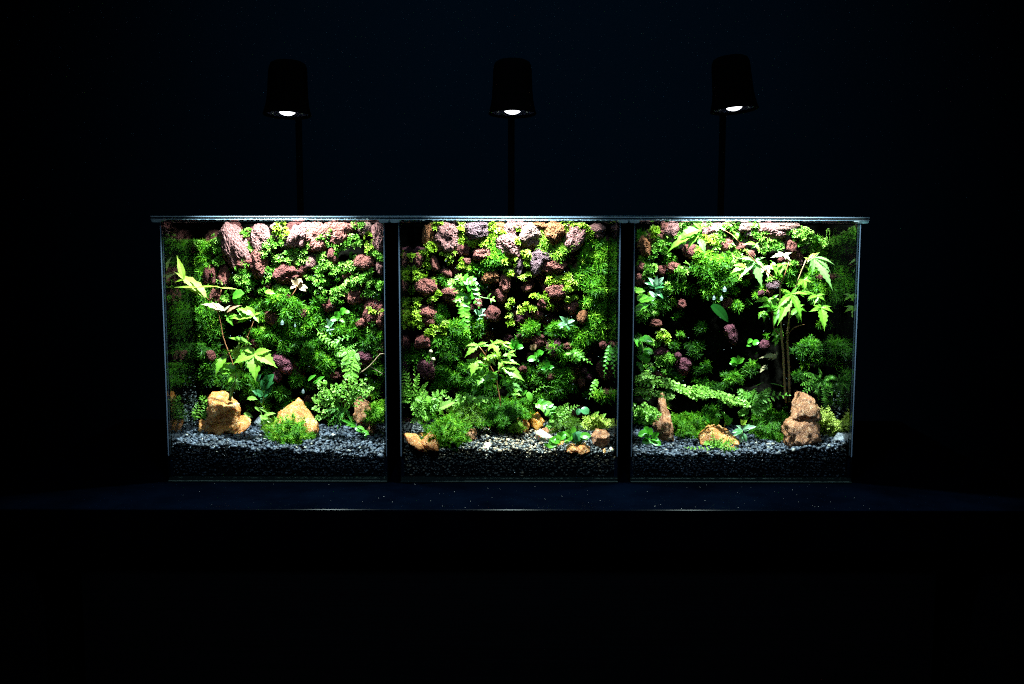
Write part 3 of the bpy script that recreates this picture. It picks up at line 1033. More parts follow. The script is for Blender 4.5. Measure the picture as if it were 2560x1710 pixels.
def moss_parts(kind, p, r, dens=1.0, front=(0, -1, .55), spread=1.5, depth=.8, tint=.5, size=None):
    """the leaf whorls of one clump of radius r at p"""
    if kind == 'ros':
        s0 = size or .0035
        n = max(6, int(5.6 * dens * (r / s0) ** 2))
        T = ROS
    else:
        s0 = size or .0068
        n = max(4, int(20 * dens * (r / .006) ** 2))
        T = NEE
    nb = 3 if r > .004 else 2
    off = RNG.normal(0, .48 * r, (nb, 3)) * np.array([[1, .35, .9]])
    off -= off.mean(0)
    wch = RNG.integers(0, nb, n)
    D = dome_dirs(n, front, spread)
    sh = RNG.uniform(.55, 1.0, n)[:, None] if kind != 'ros' else RNG.uniform(.55, 1.04, n)[:, None]
    pos = np.array(p)[None] + off[wch] + D * r * .78 * sh * np.array([[1, depth, 1]])
    lumps = 1 + .18 * RNG.normal(0, 1, (n, 3)) * (r / 3)
    O = D + RNG.normal(0, .32, (n, 3)) + np.array([[0, -.15, .35]])
    S = RNG.uniform(.75, 1.15, n) * s0
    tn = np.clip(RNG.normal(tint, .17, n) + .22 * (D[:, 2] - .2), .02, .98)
    parts = []
    for k in range(5):
        q = slice(k, None, 5)
        if len(pos[q]) == 0:
            continue
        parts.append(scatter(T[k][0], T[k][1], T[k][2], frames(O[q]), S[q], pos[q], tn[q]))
    return parts


RT = {  # star moss over the walls
    0: [('A', c) for c in [(660, 330, 70), (690, 420, 50), (680, 520, 55), (950, 260, 60), (950, 380, 60), (1375, 440, 60), (1250, 510, 60), (1360, 510, 50),
        (1490, 490, 60), (1540, 270, 60), (1600, 370, 70), (1690, 480, 70), (1750, 590, 80), (1870, 580, 80), (1990, 560, 60), (1660, 690, 70), (1560, 690, 50),
        (960, 660, 60), (880, 690, 60), (700, 720, 45), (1190, 600, 60), (1190, 690, 50), (1250, 770, 50), (1310, 800, 55), (970, 790, 40), (1900, 770, 60),
        (2110, 830, 50), (1720, 830, 70), (1810, 870, 60), (2160, 1080, 55), (2150, 1170, 50), (2130, 610, 50), (2240, 740, 45), (1720, 340, 50), (1830, 440, 50), (760, 860, 55), (1100, 800, 30), (1420, 560, 40), (1640, 600, 50), (2130, 440, 50), (900, 740, 40), (1560, 560, 0), (1990, 470, 35), (1500, 400, 45), (480, 340, 40), (1700, 560, 50)]],
    1: [('C', c) for c in [(700, 250, 55), (690, 290, 60), (1010, 170, 40), (1020, 230, 42), (1260, 210, 40), (1275, 310, 48), (1490, 210, 40), (1720, 150, 60),
        (1790, 165, 40), (1700, 220, 40), (1910, 290, 48), (1880, 520, 30), (830, 320, 60), (900, 345, 55), (340, 450, 45), (390, 465, 35), (600, 510, 30),
        (730, 550, 45), (1350, 530, 42), (1560, 710, 45), (1640, 690, 45), (1720, 660, 38), (1730, 880, 25), (480, 830, 45), (410, 880, 40), (250, 480, 50),
        (250, 630, 60), (235, 720, 50), (240, 820, 35), (240, 915, 60), (240, 1110, 55), (370, 590, 48), (1300, 960, 38), (1400, 970, 25), (1510, 860, 50),
        (1420, 860, 38), (1290, 700, 32), (1340, 640, 28), (1190, 920, 42), (1260, 1010, 28), (1165, 1050, 30), (1170, 1110, 35), (1790, 865, 38), (400, 1190, 58),
        (530, 1150, 48), (480, 1170, 50), (440, 700, 25), (1070, 235, 35), (1560, 960, 30), (1790, 750, 40), (470, 150, 40), (1110, 240, 30)]],
    2: [('E', c) for c in [(300, 330, 75), (270, 420, 68), (370, 400, 60), (480, 330, 60), (560, 200, 80), (430, 280, 55), (640, 170, 65), (850, 300, 65),
        (900, 260, 60), (820, 375, 60), (960, 190, 65), (1060, 150, 60), (1130, 225, 45), (1210, 190, 62), (1230, 235, 40), (1060, 450, 60), (1110, 540, 55),
        (980, 480, 75), (1080, 620, 58), (1040, 690, 48), (1400, 330, 60), (1350, 380, 75), (1450, 375, 65), (1560, 230, 70), (1640, 320, 48), (1700, 385, 48),
        (2150, 350, 58), (540, 670, 40), (210, 560, 38), (1590, 525, 38), (1370, 690, 28), (390, 770, 45), (360, 1270, 45), (1040, 240, 50), (780, 165, 30), (1290, 400, 40), (120, 860, 40), (230, 1010, 40), (700, 280, 40), (1000, 560, 50)]]
        + [('F', c) for c in [(350, 260, 75), (290, 235, 45), (410, 225, 50), (200, 330, 45), (230, 60, 50)]],
}
NT = {
    0: [('A', c) for c in [(530, 380, 85), (500, 520, 100), (450, 620, 120), (510, 730, 110), (480, 880, 110), (420, 1020, 130), (560, 1030, 130), (600, 1130, 110),
        (350, 1120, 110), (1050, 930, 80), (1080, 1010, 65), (1250, 950, 90), (1430, 1040, 110), (1330, 1150, 90), (1620, 950, 85), (1620, 1070, 100), (1130, 1230, 115),
        (1480, 1180, 120), (1360, 1250, 100), (1700, 1200, 115), (1970, 1080, 100), (1900, 1180, 105), (2180, 1230, 115), (2200, 1130, 70), (2230, 750, 60), (900, 850, 75), (380, 760, 90), (560, 900, 80), (1240, 900, 60), (2040, 960, 60)]]
        + [('B', c) for c in [(1130, 40, 100), (1380, 90, 110), (1600, 90, 115), (1560, 190, 125), (1820, 120, 110), (750, 420, 85), (900, 440, 110), (1020, 510, 95), (1260, 500, 110),
        (1440, 440, 80), (2150, 70, 110), (2200, 320, 90), (240, 140, 110), (1700, 390, 90), (1830, 240, 90), (1980, 130, 70), (470, 200, 100), (600, 300, 90), (1350, 700, 100), (900, 230, 100), (1150, 230, 80), (430, 360, 90)]],
    1: [('C', c) for c in [(1040, 290, 90), (980, 350, 75), (900, 590, 85), (800, 620, 80), (1100, 560, 70), (1700, 330, 95), (1880, 350, 80), (1990, 330, 80),
        (2100, 380, 85), (2140, 470, 90), (1890, 640, 110), (1900, 570, 85), (2080, 570, 105), (2110, 690, 100), (2120, 860, 110), (1980, 850, 90), (2080, 960, 100),
        (1900, 940, 80), (2050, 1070, 110), (1960, 1150, 115), (2090, 1230, 80), (1820, 1220, 110), (640, 1170, 90), (580, 1240, 100), (510, 1010, 75), (700, 1240, 105),
        (560, 720, 78), (720, 760, 75), (870, 1140, 90), (2150, 1130, 80), (1800, 640, 50), (2020, 470, 80), (1700, 1180, 80), (1900, 440, 70)]]
        + [('D', c) for c in [(200, 220, 105), (270, 180, 90), (560, 180, 110), (640, 70, 100), (530, 370, 115), (640, 430, 110), (780, 470, 90), (900, 450, 100), (1540, 320, 90),
        (1700, 400, 85), (1560, 430, 90), (1400, 430, 80), (1640, 520, 100), (1500, 600, 85), (2130, 580, 60), (1250, 440, 90), (980, 540, 85), (1820, 60, 80), (500, 480, 90), (1350, 330, 60), (480, 60, 80), (740, 300, 80)]],
    2: [('E', c) for c in [(1870, 385, 70), (1940, 430, 60), (2020, 380, 60), (1810, 350, 55), (1800, 590, 90), (1710, 720, 80), (1600, 640, 78), (1910, 740, 100),
        (2010, 740, 80), (1840, 820, 80), (1840, 890, 70), (2090, 850, 80), (430, 720, 85), (300, 900, 85), (160, 720, 55), (550, 780, 75), (120, 1030, 68), (700, 1160, 55),
        (250, 970, 65), (1040, 400, 60), (1440, 280, 60), (1720, 300, 60), (1100, 280, 50), (180, 480, 60), (120, 280, 60), (400, 500, 60), (2070, 500, 60), (1300, 560, 60), (1570, 560, 50)]]
        + [('F', c) for c in [(450, 90, 48), (400, 350, 50), (480, 430, 45), (980, 420, 75), (740, 480, 60), (1850, 210, 60), (2080, 210, 75), (1700, 120, 90), (1900, 130, 100),
        (880, 650, 68), (1200, 300, 60), (650, 120, 70), (850, 500, 60), (660, 450, 40), (2060, 110, 80), (120, 90, 70), (1160, 330, 60), (700, 300, 60), (1650, 400, 60)]],
}
for ti in range(3):
    for kind, src in (('ros', RT), ('nee', NT)):
        parts = []
        for c, (cx, cy, r) in src[ti]:
            if r <= 0:
                continue
            Y = WALLY + (.001 if kind == 'ros' else .006)
            rr = r * U(Y) * (1.0 if kind == 'ros' else 1.0)
            p = Q(c, cx, cy, Y)
            p.x = min(max(p.x, TX[ti][0] + .0045 + rr * .5), TX[ti][1] - .0045 - rr * .5)
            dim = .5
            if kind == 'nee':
                dim = {'B': .27, 'D': .30, 'F': .16}.get(c, .44)  # shade painted into the needle tint, darker low on the wall
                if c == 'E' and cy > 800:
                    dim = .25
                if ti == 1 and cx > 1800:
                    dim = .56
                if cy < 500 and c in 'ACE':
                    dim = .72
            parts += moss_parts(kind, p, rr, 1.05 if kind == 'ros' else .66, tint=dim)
        if kind == 'nee':
            # loose shoots running between the cushions
            for q in range((330, 190, 130)[ti]):
                px_ = random.uniform((440, 1010, 1595)[ti], (950, 1540, 2085)[ti])
                py_ = random.uniform(600, 1060)
                if ti == 1 and px_ < 1450 and py_ < 860 and random.random() < .75:
                    continue
                if ti == 2 and 1720 < px_ < 2000 and py_ > 760 and random.random() < .9:
                    continue
                Y = WALLY + random.uniform(.004, .016)
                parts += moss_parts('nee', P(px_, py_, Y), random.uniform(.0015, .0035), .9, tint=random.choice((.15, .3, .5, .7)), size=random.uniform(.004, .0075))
        V, F, T = join(parts)
        np.clip(V[:, 0], TX[ti][0] + .0033, TX[ti][1] - .0033, out=V[:, 0])
        np.clip(V[:, 2], 0, .2366, out=V[:, 2])
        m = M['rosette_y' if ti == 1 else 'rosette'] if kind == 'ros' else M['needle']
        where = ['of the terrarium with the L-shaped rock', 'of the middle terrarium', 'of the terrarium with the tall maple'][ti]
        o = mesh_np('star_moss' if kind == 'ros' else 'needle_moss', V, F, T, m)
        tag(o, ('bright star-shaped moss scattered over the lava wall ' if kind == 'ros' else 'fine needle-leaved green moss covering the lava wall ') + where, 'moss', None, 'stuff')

# clumps that stand apart: things of their own
CLUMPS = [
    # kind, material, crop, cx, cy, r, label, density
    ('ros', 'rosette_y', 'A', 1275, 190, 78, 'yellow-green star moss clump at the wall top between two pink lava stones, L-rock tank', 1.3),
    ('ros', 'rosette', 'A', 1180, 380, 88, 'round green star moss clump below the top row of stones, beside the grey holed stone', 1.2),
    ('ros', 'rosette', 'A', 1740, 250, 72, 'green star moss clump left of the broad red lava stone, L-rock tank', 1.2),
    ('ros', 'rosette', 'A', 1990, 270, 88, 'large green star moss clump right of the broad red lava stone, L-rock tank', 1.3),
    ('ros', 'rosette', 'A', 1860, 360, 75, 'green star moss clump just under the broad red lava stone', 1.2),
    ('ros', 'rosette', 'A', 920, 605, 92, 'green star moss clump under the tall bent pink stone', 1.2),
    ('ros', 'rosette', 'A', 2030, 720, 88, 'green star moss clump above the round brown stone at mid wall, L-rock tank', 1.2),
    ('ros', 'rosette_y', 'A', 2130, 350, 62, 'yellow-green star moss clump beside the stone at the right pane, L-rock tank', 1.2),
    ('ros', 'rosette', 'A', 2210, 465, 62, 'pale green star moss clump touching the right pane, L-rock tank', 1.2),
    ('ros', 'rosette_y', 'A', 2185, 1000, 52, 'small yellow-green star moss clump low by the right pane, L-rock tank', 1.2),
    ('nee', 'needle', 'A', 1330, 960, 150, 'broad dark needle moss cushion at the middle of the L-rock tank wall', 1.0),
    ('nee', 'needle', 'B', 1690, 260, 105, 'dark needle moss shoots hanging above the maidenhair fern', 1.0),
    ('ros', 'rosette_y', 'C', 480, 165, 52, 'small yellow star moss ball beside the orange stone, top of the middle wall', 1.4),
    ('ros', 'rosette_y', 'C', 700, 180, 60, 'yellow star moss between the pink stone and the grey holed stone, middle wall', 1.4),
    ('ros', 'rosette_y', 'C', 415, 390, 66, 'yellow-green star moss cushion under the orange stone, middle wall', 1.4),
    ('ros', 'rosette_y', 'C', 570, 455, 58, 'loose yellow star moss sprigs under the large pink stone, middle wall', 1.1),
    ('ros', 'rosette_y', 'C', 1910, 205, 50, 'pale star moss column by the top of the mauve stone, middle wall', 1.3),
    ('ros', 'rosette_y', 'C', 1340, 460, 52, 'upright yellow star moss spike below the light pink stone, middle wall', 1.3),
    ('ros', 'rosette_y', 'C', 1170, 560, 60, 'pale yellow star moss beside the slanting mauve stone, middle wall', 1.2),
    ('ros', 'rosette_y', 'C', 1750, 745, 55, 'yellow star moss next to the long reddish stone, middle wall', 1.2),
    ('ros', 'rosette_y', 'C', 245, 1055, 78, 'large yellow-green star moss clump against the left pane, middle terrarium', 1.3),
    ('nee', 'needle_y', 'C', 1525, 350, 90, 'bright needle moss cushion under the orange porous stone, middle wall', 1.4),
    ('nee', 'needle_y', 'C', 1690, 400, 110, 'long bright needle moss hanging beneath the mauve stone, middle wall', 1.3),
    ('nee', 'needle', 'C', 1010, 500, 110, 'rounded green needle moss hump above the orange-red stone, middle wall', 1.3),
    ('nee', 'needle', 'C', 2000, 780, 110, 'dense green needle moss cushion near the right pane, middle terrarium', 1.2),
    ('nee', 'needle', 'C', 1370, 1165, 95, 'star-like dark needle moss tuft at the lower middle of the middle wall', 1.2),
    ('nee', 'needle', 'C', 1605, 1160, 72, 'small round needle moss tuft left of the variegated sprig, middle wall', 1.2),
    ('nee', 'needle', 'D', 1690, 170, 100, 'dark needle moss tuft beside the purple-red stone, low on the middle wall', 1.0),
    ('ros', 'rosette_y', 'E', 245, 240, 52, 'small yellow star moss clump by the pane, top of the tall-maple wall', 1.3),
    ('ros', 'rosette_y', 'E', 780, 310, 75, 'yellow-green star moss clump under the pink stone, tall-maple wall', 1.3),
    ('ros', 'rosette', 'E', 1300, 285, 52, 'small round star moss clump beside the purple stone, tall-maple wall', 1.3),
    ('ros', 'rosette', 'E', 1650, 235, 78, 'bushy green star moss clump right of the flat pink stone, tall-maple wall', 1.3),
    ('ros', 'rosette', 'E', 1725, 295, 78, 'drooping green star moss clump beside the dark empty corner, tall-maple wall', 1.2),
    ('ros', 'rosette', 'E', 2140, 285, 88, 'green star moss clump mirrored in the right pane, tall-maple tank', 1.2),
    ('ros', 'rosette', 'E', 520, 600, 62, 'pale star moss clump between dark stones, left part of the tall-maple wall', 1.3),
    ('ros', 'rosette', 'E', 210, 620, 72, 'green star moss clump above the variegated plant, tall-maple wall', 1.2),
    ('ros', 'rosette_y', 'E', 335, 1235, 62, 'yellow star moss sprig low by the left pane, tall-maple wall', 1.1),
    ('nee', 'needle', 'E', 1040, 945, 50, 'small green needle moss button on the dark middle of the tall-maple wall', 1.4),
    ('nee', 'needle', 'F', 1010, 400, 60, 'thin dark needle moss tuft above the long arching fern', 1.0),
]
for kind, mt, c, cx, cy, r, lab, dens in CLUMPS:
    Y = WALLY + (-.001 if kind == 'ros' else .002)
    p = Q(c, cx, cy, Y)
    rr = r * U(Y)
    ti = TANK_OF[c]
    dim = .55 if c in 'ACE' else .42  # lower clumps get the same painted shade
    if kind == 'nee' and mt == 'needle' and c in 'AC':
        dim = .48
    V, F, T = join(moss_parts(kind, p, rr, dens, tint=dim))
    np.clip(V[:, 0], TX[ti][0] + .0034, TX[ti][1] - .0034, out=V[:, 0])
    np.clip(V[:, 2], 0, .2366, out=V[:, 2])
    o = mesh_np('star_moss_clump' if kind == 'ros' else 'needle_moss_cushion', V, F, T, M[mt], origin=p[:])
    tag(o, lab, 'moss', 'moss clumps on the lava walls')

# the big dark hanging moss in the third tank: many shoots hanging from one head
parts = []
for cx, cy, r in [(740, 480, 105), (780, 560, 120), (870, 560, 115), (760, 650, 115), (870, 690, 110), (820, 780, 95), (940, 700, 85), (700, 600, 80), (870, 830, 50)]:
    Y = WALLY - .002
    parts += moss_parts('nee', Q('E', cx, cy, Y), r * U(Y), .9, front=(0, -1, .3), tint=.42 if cy > 520 else .62, size=.0062)
V, F, T = join(parts)
o = mesh_np('hanging_moss', V, F, T, M['needle'], origin=Q('E', 820, 600, WALLY)[:])
tag(o, 'large dark needle moss mass hanging on the wall with water drops at its lower end', 'moss')


def tuft(c, cx, cy, r, label, mt='needle', n=150, tint=.6, Y=None, size=.0075, up=.9, name='haircap_moss', sy=1.0):
    """an upright tuft: stems with needles along them, radiating from a base in the gravel"""
    by = cy + r * .85
    if Y is None:
        Y = gY(c, cx, by)
    base = Q(c, cx, by, Y)
    R_ = r * U(Y)
    cen = Q(c, cx, cy, Y)
    D = RNG.normal(0, 1, (n, 3)); D[:, 2] = np.abs(D[:, 2]) + .25 * up
    D /= np.linalg.norm(D, axis=1, keepdims=True)
    L = R_ * RNG.uniform(1.15, 1.75, n)
    lim = np.minimum(1, 1 / (np.abs(D[:, 0]) * 1.25 + .2))
    L *= lim
    parts = []
    steps = 4
    bb = np.array(base)[None] + np.stack([RNG.normal(0, R_ * .22, n), RNG.normal(0, R_ * .22, n), np.zeros(n)], 1)
    for s in range(steps):
        t = (s + 1) / steps
        pos = bb + D * (L * t)[:, None]
        pos[:, 2] -= .10 * R_ * t * t * sy
        sz = size * (.75 if s < steps - 1 else .6) * RNG.uniform(.8, 1.2, n)
        tn = np.clip(RNG.normal(tint - .28 + .30 * t, .12, n), 0, 1)
        k = s % 5
        parts.append(scatter(NEE[k][0], NEE[k][1], NEE[k][2], frames(D + RNG.normal(0, .12, (n, 3))), sz, pos, tn))
    V, F, T = join(parts)
    ti = TANK_OF[c]
    np.clip(V[:, 0], TX[ti][0] + .0034, TX[ti][1] - .0034, out=V[:, 0])
    np.clip(V[:, 2], 0, .2366, out=V[:, 2])
    np.clip(V[:, 1], .0035, None, out=V[:, 1])
    o = mesh_np(name, V, F, T, M[mt], origin=base[:])
    return tag(o, label, 'moss', 'moss tufts standing in the gravel')


tuft('B', 1365, 860, 165, 'bright green needle moss ball in front of the triangular amber rock', tint=.66, n=130)
tuft('B', 2235, 700, 125, 'tall green needle moss against the right pane, beside the speckled brown rock', tint=.75, n=110, Y=.066)
tuft('B', 1150, 850, 70, 'thin yellowish moss sprig beside the triangular amber rock', 'needle_y', 25, .4)
tuft('D', 560, 860, 175, 'largest bright green needle moss tuft by the orange stones, middle terrarium', tint=.7, n=150)
tuft('D', 770, 720, 155, 'yellow-brown tinged needle moss tuft behind the brightest one, middle terrarium', 'needle_y', 120, .3, Y=.055)
tuft('D', 1085, 700, 160, 'tall dark needle moss around the foot of the central maple', tint=.35, n=130, Y=.066)
tuft('D', 1250, 670, 125, 'green needle moss right behind the central maple stem', tint=.55, n=80, Y=.072)
tuft('D', 1140, 880, 60, 'small green moss tuft at the foot of the porous amber rock', tint=.55, n=40, size=.005)
tuft('D', 1250, 860, 55, 'small yellow moss tuft lying on the rounded amber rock', 'needle_y', 40, .6, size=.005, Y=gY('D', 1280, 925) - .008)
tuft('D', 1700, 830, 120, 'dull yellow-green needle moss behind the round-leaved creeper', 'needle_y', 70, .2)
tuft('D', 640, 1040, 50, 'tiny dark moss sprig at the front of the largest bright tuft', tint=.4, n=22, size=.005)
tuft('F', 575, 830, 150, 'round bright green needle moss tuft between the tall rock and the dome rock', tint=.6, n=140)
tuft('F', 790, 735, 85, 'small needle moss tuft behind the round one, tall-maple terrarium', tint=.42, n=50, size=.006)
tuft('F', 1400, 800, 185, 'broad needle moss tuft beside the tallest brown rock', tint=.45, n=150)
tuft('F', 1310, 930, 65, 'yellow-tipped little moss tuft at the front of the broad one', 'needle_y', 35, .45, size=.006)
tuft('F', 1430, 950, 65, 'little green moss tuft leaning on the foot of the tallest brown rock', tint=.6, n=40, size=.006)


# ------------------------------------------------------------------ stones in the gravel
def outline_rock(name, lobes, label, mt='quartz', depth=.6, Y=None, facets=10, rough=.05, base=None, group='amber rocks standing in the gravel', seed=0):
    """lobes: list of outlines (close-up units) - each becomes a rounded solid of real depth"""
    c = lobes[0][0]
    allp = [p for l in lobes for p in l[1]]
    if Y is None:
        lowest = max(allp, key=lambda p: p[1])
        mx_ = sum(p[0] for p in allp) / len(allp)
        Y = gY(c, mx_, base or lowest[1] - 10) + .004
    mb = MB()
    cen0 = None
    for li, (cc, pts) in enumerate(lobes):
        cx = sum(p[0] for p in pts) / len(pts)
        cy = sum(p[1] for p in pts) / len(pts)
        cen = Q(cc, cx, cy, Y - .005 * li)
        if cen0 is None:
            cen0 = cen
        u = U(Y)
        poly = [((x - cx) * u, (cy - y) * u) for x, y in pts]
        n = len(poly)

        def rad(a):
            dx, dy = math.cos(a), math.sin(a)
            best = 0
            for i in range(n):
                x1_, y1_ = poly[i]
                x2_, y2_ = poly[(i + 1) % n]
                den = dx * (y2_ - y1_) - dy * (x2_ - x1_)
                if abs(den) < 1e-12:
                    continue
                t = (x1_ * (y2_ - y1_) - y1_ * (x2_ - x1_)) / den
                s = (x1_ * dy - y1_ * dx) / den
                if t > 0 and -1e-6 <= s <= 1 + 1e-6:
                    best = max(best, t)
            return best
        tab = [rad(2 * math.pi * k / 180) for k in range(180)]
        av = sum(tab) / 180
        hh = max(q_[1] for q_ in poly) - min(q_[1] for q_ in poly)
        ww_ = max(q_[0] for q_ in poly) - min(q_[0] for q_ in poly)
        lean = .45 if hh > .6 * ww_ else .95
        rs = random.Random(seed * 31 + li)
        pl = []
        for k in range(facets):
            d = Vector((rs.gauss(0, 1), rs.gauss(0, 1) - .8, rs.gauss(0, 1))).normalized()
            pl.append((d, rs.uniform(.55, .92)))
        V, F = ICO4 if av > .006 else ICO3
        out = []
        off = Vector((seed * 5.1, li * 3.3, 1.7))
        for v in V:
            a = math.atan2(v[2], v[0]) % (2 * math.pi)
            f = a / (2 * math.pi) * 180
            i0 = int(f) % 180
            rr = tab[i0] * (1 - (f - int(f))) + tab[(i0 + 1) % 180] * (f - int(f))
            e = math.sqrt(max(0, v[0] ** 2 + v[2] ** 2))
            k1 = e ** .6
            yy = math.copysign(abs(v[1]) ** .8, v[1])
            # crossing facets flatten the front
            q = Vector((math.cos(a) * k1, yy, math.sin(a) * k1))
            sc = 1.0
            for d, h in pl:
                t = q.dot(d)
                if t > h:
                    sc = min(sc, h / t)
            sc_y = sc
            q2 = Vector(v)
            nz = 1 + rough * 2.2 * noise.noise(q2 * 2.3 + off) + rough * 1.2 * noise.noise(q2 * 6 + off) + rough * .9 * noise.noise(q2 * 14 + off) - rough * 1.3 * max(0, .22 - abs(noise.noise(q2 * 3.6 - off)) * 2)
            edge = (1 - abs(v[1]))  # keep the outline
            sxz = sc + (1 - sc) * edge ** 2
            zr = math.sin(a) * rr * k1 * sxz * nz
            out.append((cen.x + math.cos(a) * rr * k1 * sxz * nz, cen.y + yy * av * depth * 1.6 * sc_y * nz + lean * zr, cen.z + zr))
        mb.add(out, [tuple(f) for f in F])
    o = mb.build(name, M[mt], None, True, origin=cen0[:])
    return tag(o, label, 'rock', group)


def smaller(o):
    return o


outline_rock('quartz_rock', [('B', [(580, 600), (600, 540), (720, 545), (800, 610), (880, 650), (895, 740), (905, 900), (580, 900)]),
                             ('B', [(470, 970), (485, 800), (600, 835), (680, 810), (900, 780), (975, 820), (970, 880), (900, 940), (700, 960)])],
             'tall L-shaped amber rock with a low step, standing in grey gravel', depth=.5, facets=6, seed=1, base=930)
outline_rock('quartz_rock', [('B', [(1200, 990), (1210, 800), (1260, 720), (1430, 620), (1500, 680), (1560, 740), (1640, 830), (1655, 920), (1600, 985), (1400, 1000)])],
             'broad triangular amber rock behind the bright moss ball', depth=.55, facets=8, seed=2, base=950, mt='quartz')
outline_rock('quartz_rock', [('B', [(1975, 640), (2040, 595), (2100, 640), (2190, 720), (2205, 860), (2160, 945), (2050, 890), (1980, 780)])],
             'speckled brown egg-shaped rock leaning among ferns by the maidenhair', 'brownq', .7, facets=5, rough=.08, seed=3, base=930)
outline_rock('quartz_rock', [('D', [(155, 945), (260, 950), (330, 1010), (405, 1080), (400, 1118), (300, 1102), (170, 1005)])],
             'long flat orange rock lying in front of the left pane, middle terrarium', 'quartz', .8, facets=4, seed=4, base=1085)
outline_rock('quartz_rock', [('D', [(310, 1010), (400, 935), (460, 960), (500, 1040), (490, 1098), (400, 1095), (330, 1050)])],
             'rounded tan rock resting behind the long flat orange rock', 'quartz', .8, facets=7, seed=5, base=1085)
outline_rock('quartz_rock', [('D', [(280, 950), (320, 925), (370, 940), (350, 985), (290, 985)])],
             'small amber stone peeking between the moss and the rounded tan rock', 'amber', .8, seed=6, base=985)
outline_rock('quartz_rock', [('D', [(700, 1030), (720, 930), (800, 890), (850, 920), (850, 990), (800, 1020)])],
             'rough amber rock half covered by moss at the foot of the mound', 'brownq', .8, facets=4, rough=.09, seed=7, base=1010)
outline_rock('quartz_rock', [('D', [(860, 910), (880, 850), (960, 820), (1010, 850), (1010, 920), (930, 950)])],
             'crumbly yellow-tan rock on the mound beside the maple foot', 'paleq', .8, rough=.12, seed=8, base=930)
outline_rock('quartz_rock', [('D', [(1195, 780), (1260, 765), (1340, 800), (1368, 870), (1350, 925), (1210, 930)])],
             'rounded amber rock right beside the central maple foot', 'quartz', .8, facets=5, rough=.08, seed=9, base=915)
outline_rock('quartz_rock', [('D', [(1290, 750), (1370, 740), (1485, 822), (1498, 862), (1440, 903), (1375, 870)])],
             'smooth glassy amber rock wedge, tilted, behind the pale rock', 'amber', .7, facets=12, rough=.015, seed=10, base=900)
outline_rock('quartz_rock', [('D', [(1390, 765), (1440, 733), (1512, 822), (1490, 852), (1440, 820)])],
             'smaller glassy amber flake leaning on the tilted wedge', 'amber', .6, facets=8, rough=.015, seed=11, base=900)
outline_rock('quartz_rock', [('D', [(1420, 930), (1465, 898), (1530, 930), (1605, 980), (1565, 1035), (1425, 1005)])],
             'pale cream angular rock left of the round-leaved creeper', 'paleq', .7, facets=14, rough=.02, seed=12, base=1015)
outline_rock('quartz_rock', [('D', [(1470, 900), (1540, 882), (1610, 895), (1620, 925), (1560, 948), (1490, 932)])],
             'flat brown-amber rock behind the pale cream one', 'brownq', .8, seed=13, base=945)
outline_rock('quartz_rock', [('D', [(1550, 1015), (1640, 1005), (1705, 1010), (1690, 1042), (1590, 1052)])],
             'thin orange stone under the leaves of the round-leaved creeper', 'amber', .7, seed=14, base=1050)
outline_rock('quartz_rock', [('D', [(1700, 1085), (1750, 1045), (1830, 1050), (1850, 1100), (1745, 1118)])],
             'knobbly amber stone under the creeper, left one of a touching pair', 'quartz', .8, facets=4, rough=.1, seed=15, base=1112)
outline_rock('quartz_rock', [('D', [(1810, 1065), (1895, 1033), (1950, 1085), (1935, 1140), (1830, 1132)])],
             'orange knobbly stone, right one of a touching pair at the front', 'quartz', .8, facets=5, rough=.1, seed=16, base=1130)
outline_rock('quartz_rock', [('D', [(1950, 965), (2000, 895), (2100, 908), (2140, 955), (2135, 1010), (2065, 1088), (1970, 1035)])],
             'angular reddish-brown rock near the right pane, middle terrarium', 'brownq', .8, facets=14, rough=.03, seed=17, base=1080)
outline_rock('quartz_rock', [('D', [(2062, 1100), (2090, 1080), (2108, 1130), (2072, 1138)])],
             'tiny upright orange stone in front of the angular brown rock', 'amber', .8, seed=18, base=1135)
outline_rock('quartz_rock', [('F', [(300, 625), (330, 585), (368, 598), (385, 700), (418, 780), (432, 1015), (330, 1035), (250, 955), (235, 850), (298, 760)])],
             'narrow brown pinnacle rock rising through the maidenhair fern', 'brownq', .55, facets=3, rough=.08, seed=19, base=1000)
outline_rock('quartz_rock', [('F', [(675, 1040), (690, 960), (760, 890), (870, 858), (960, 900), (1040, 970), (1055, 1045), (870, 1080)])],
             'dome-shaped orange-pink rock behind the small front fern', 'quartz', .7, facets=4, seed=20, base=1050)
outline_rock('quartz_rock', [('F', [(1572, 720), (1590, 620), (1650, 548), (1720, 558), (1810, 630), (1842, 700), (1842, 800), (1700, 840), (1570, 790)]),
                             ('F', [(1493, 900), (1510, 830), (1580, 770), (1700, 740), (1800, 760), (1835, 850), (1835, 1000), (1700, 1040), (1600, 1068), (1508, 1045)])],
             'tallest brown-orange rock, two lumps one above the other, under the dark fern', 'brownq', .6, facets=2, rough=.06, seed=21, base=1040)
outline_rock('grey_rock', [('F', [(1975, 1005), (2015, 930), (2090, 945), (2110, 1015), (2040, 1030)])],
             'dark grey angular stone by the right pane, tall-maple terrarium', 'greystone', .8, facets=10, seed=22, base=1015, group='grey stones')
outline_rock('grey_rock', [('B', [(1020, 830), (1060, 770), (1110, 800), (1100, 880), (1040, 890)])],
             'dark grey stone between the L-shaped rock and the triangular rock', 'greystone', .8, facets=10, seed=23, base=880, group='grey stones')
outline_rock('white_pebble', [('D', [(2130, 1080), (2155, 1072), (2172, 1095), (2155, 1115), (2132, 1105)])],
             'single white pebble by the right pane, middle terrarium', 'paleq', .9, facets=0, rough=.02, seed=24, base=1110, group='odd pebbles')
outline_rock('white_pebble', [('D', [(905, 1085), (925, 1035), (985, 1020), (995, 1065), (960, 1100)])],
             'grey-cream pebble at the middle of the gravel below the mound', 'paleq', .9, facets=5, rough=.04, seed=25, base=1095, group='odd pebbles')


# ------------------------------------------------------------------ leafy plants
DEEPER = .012


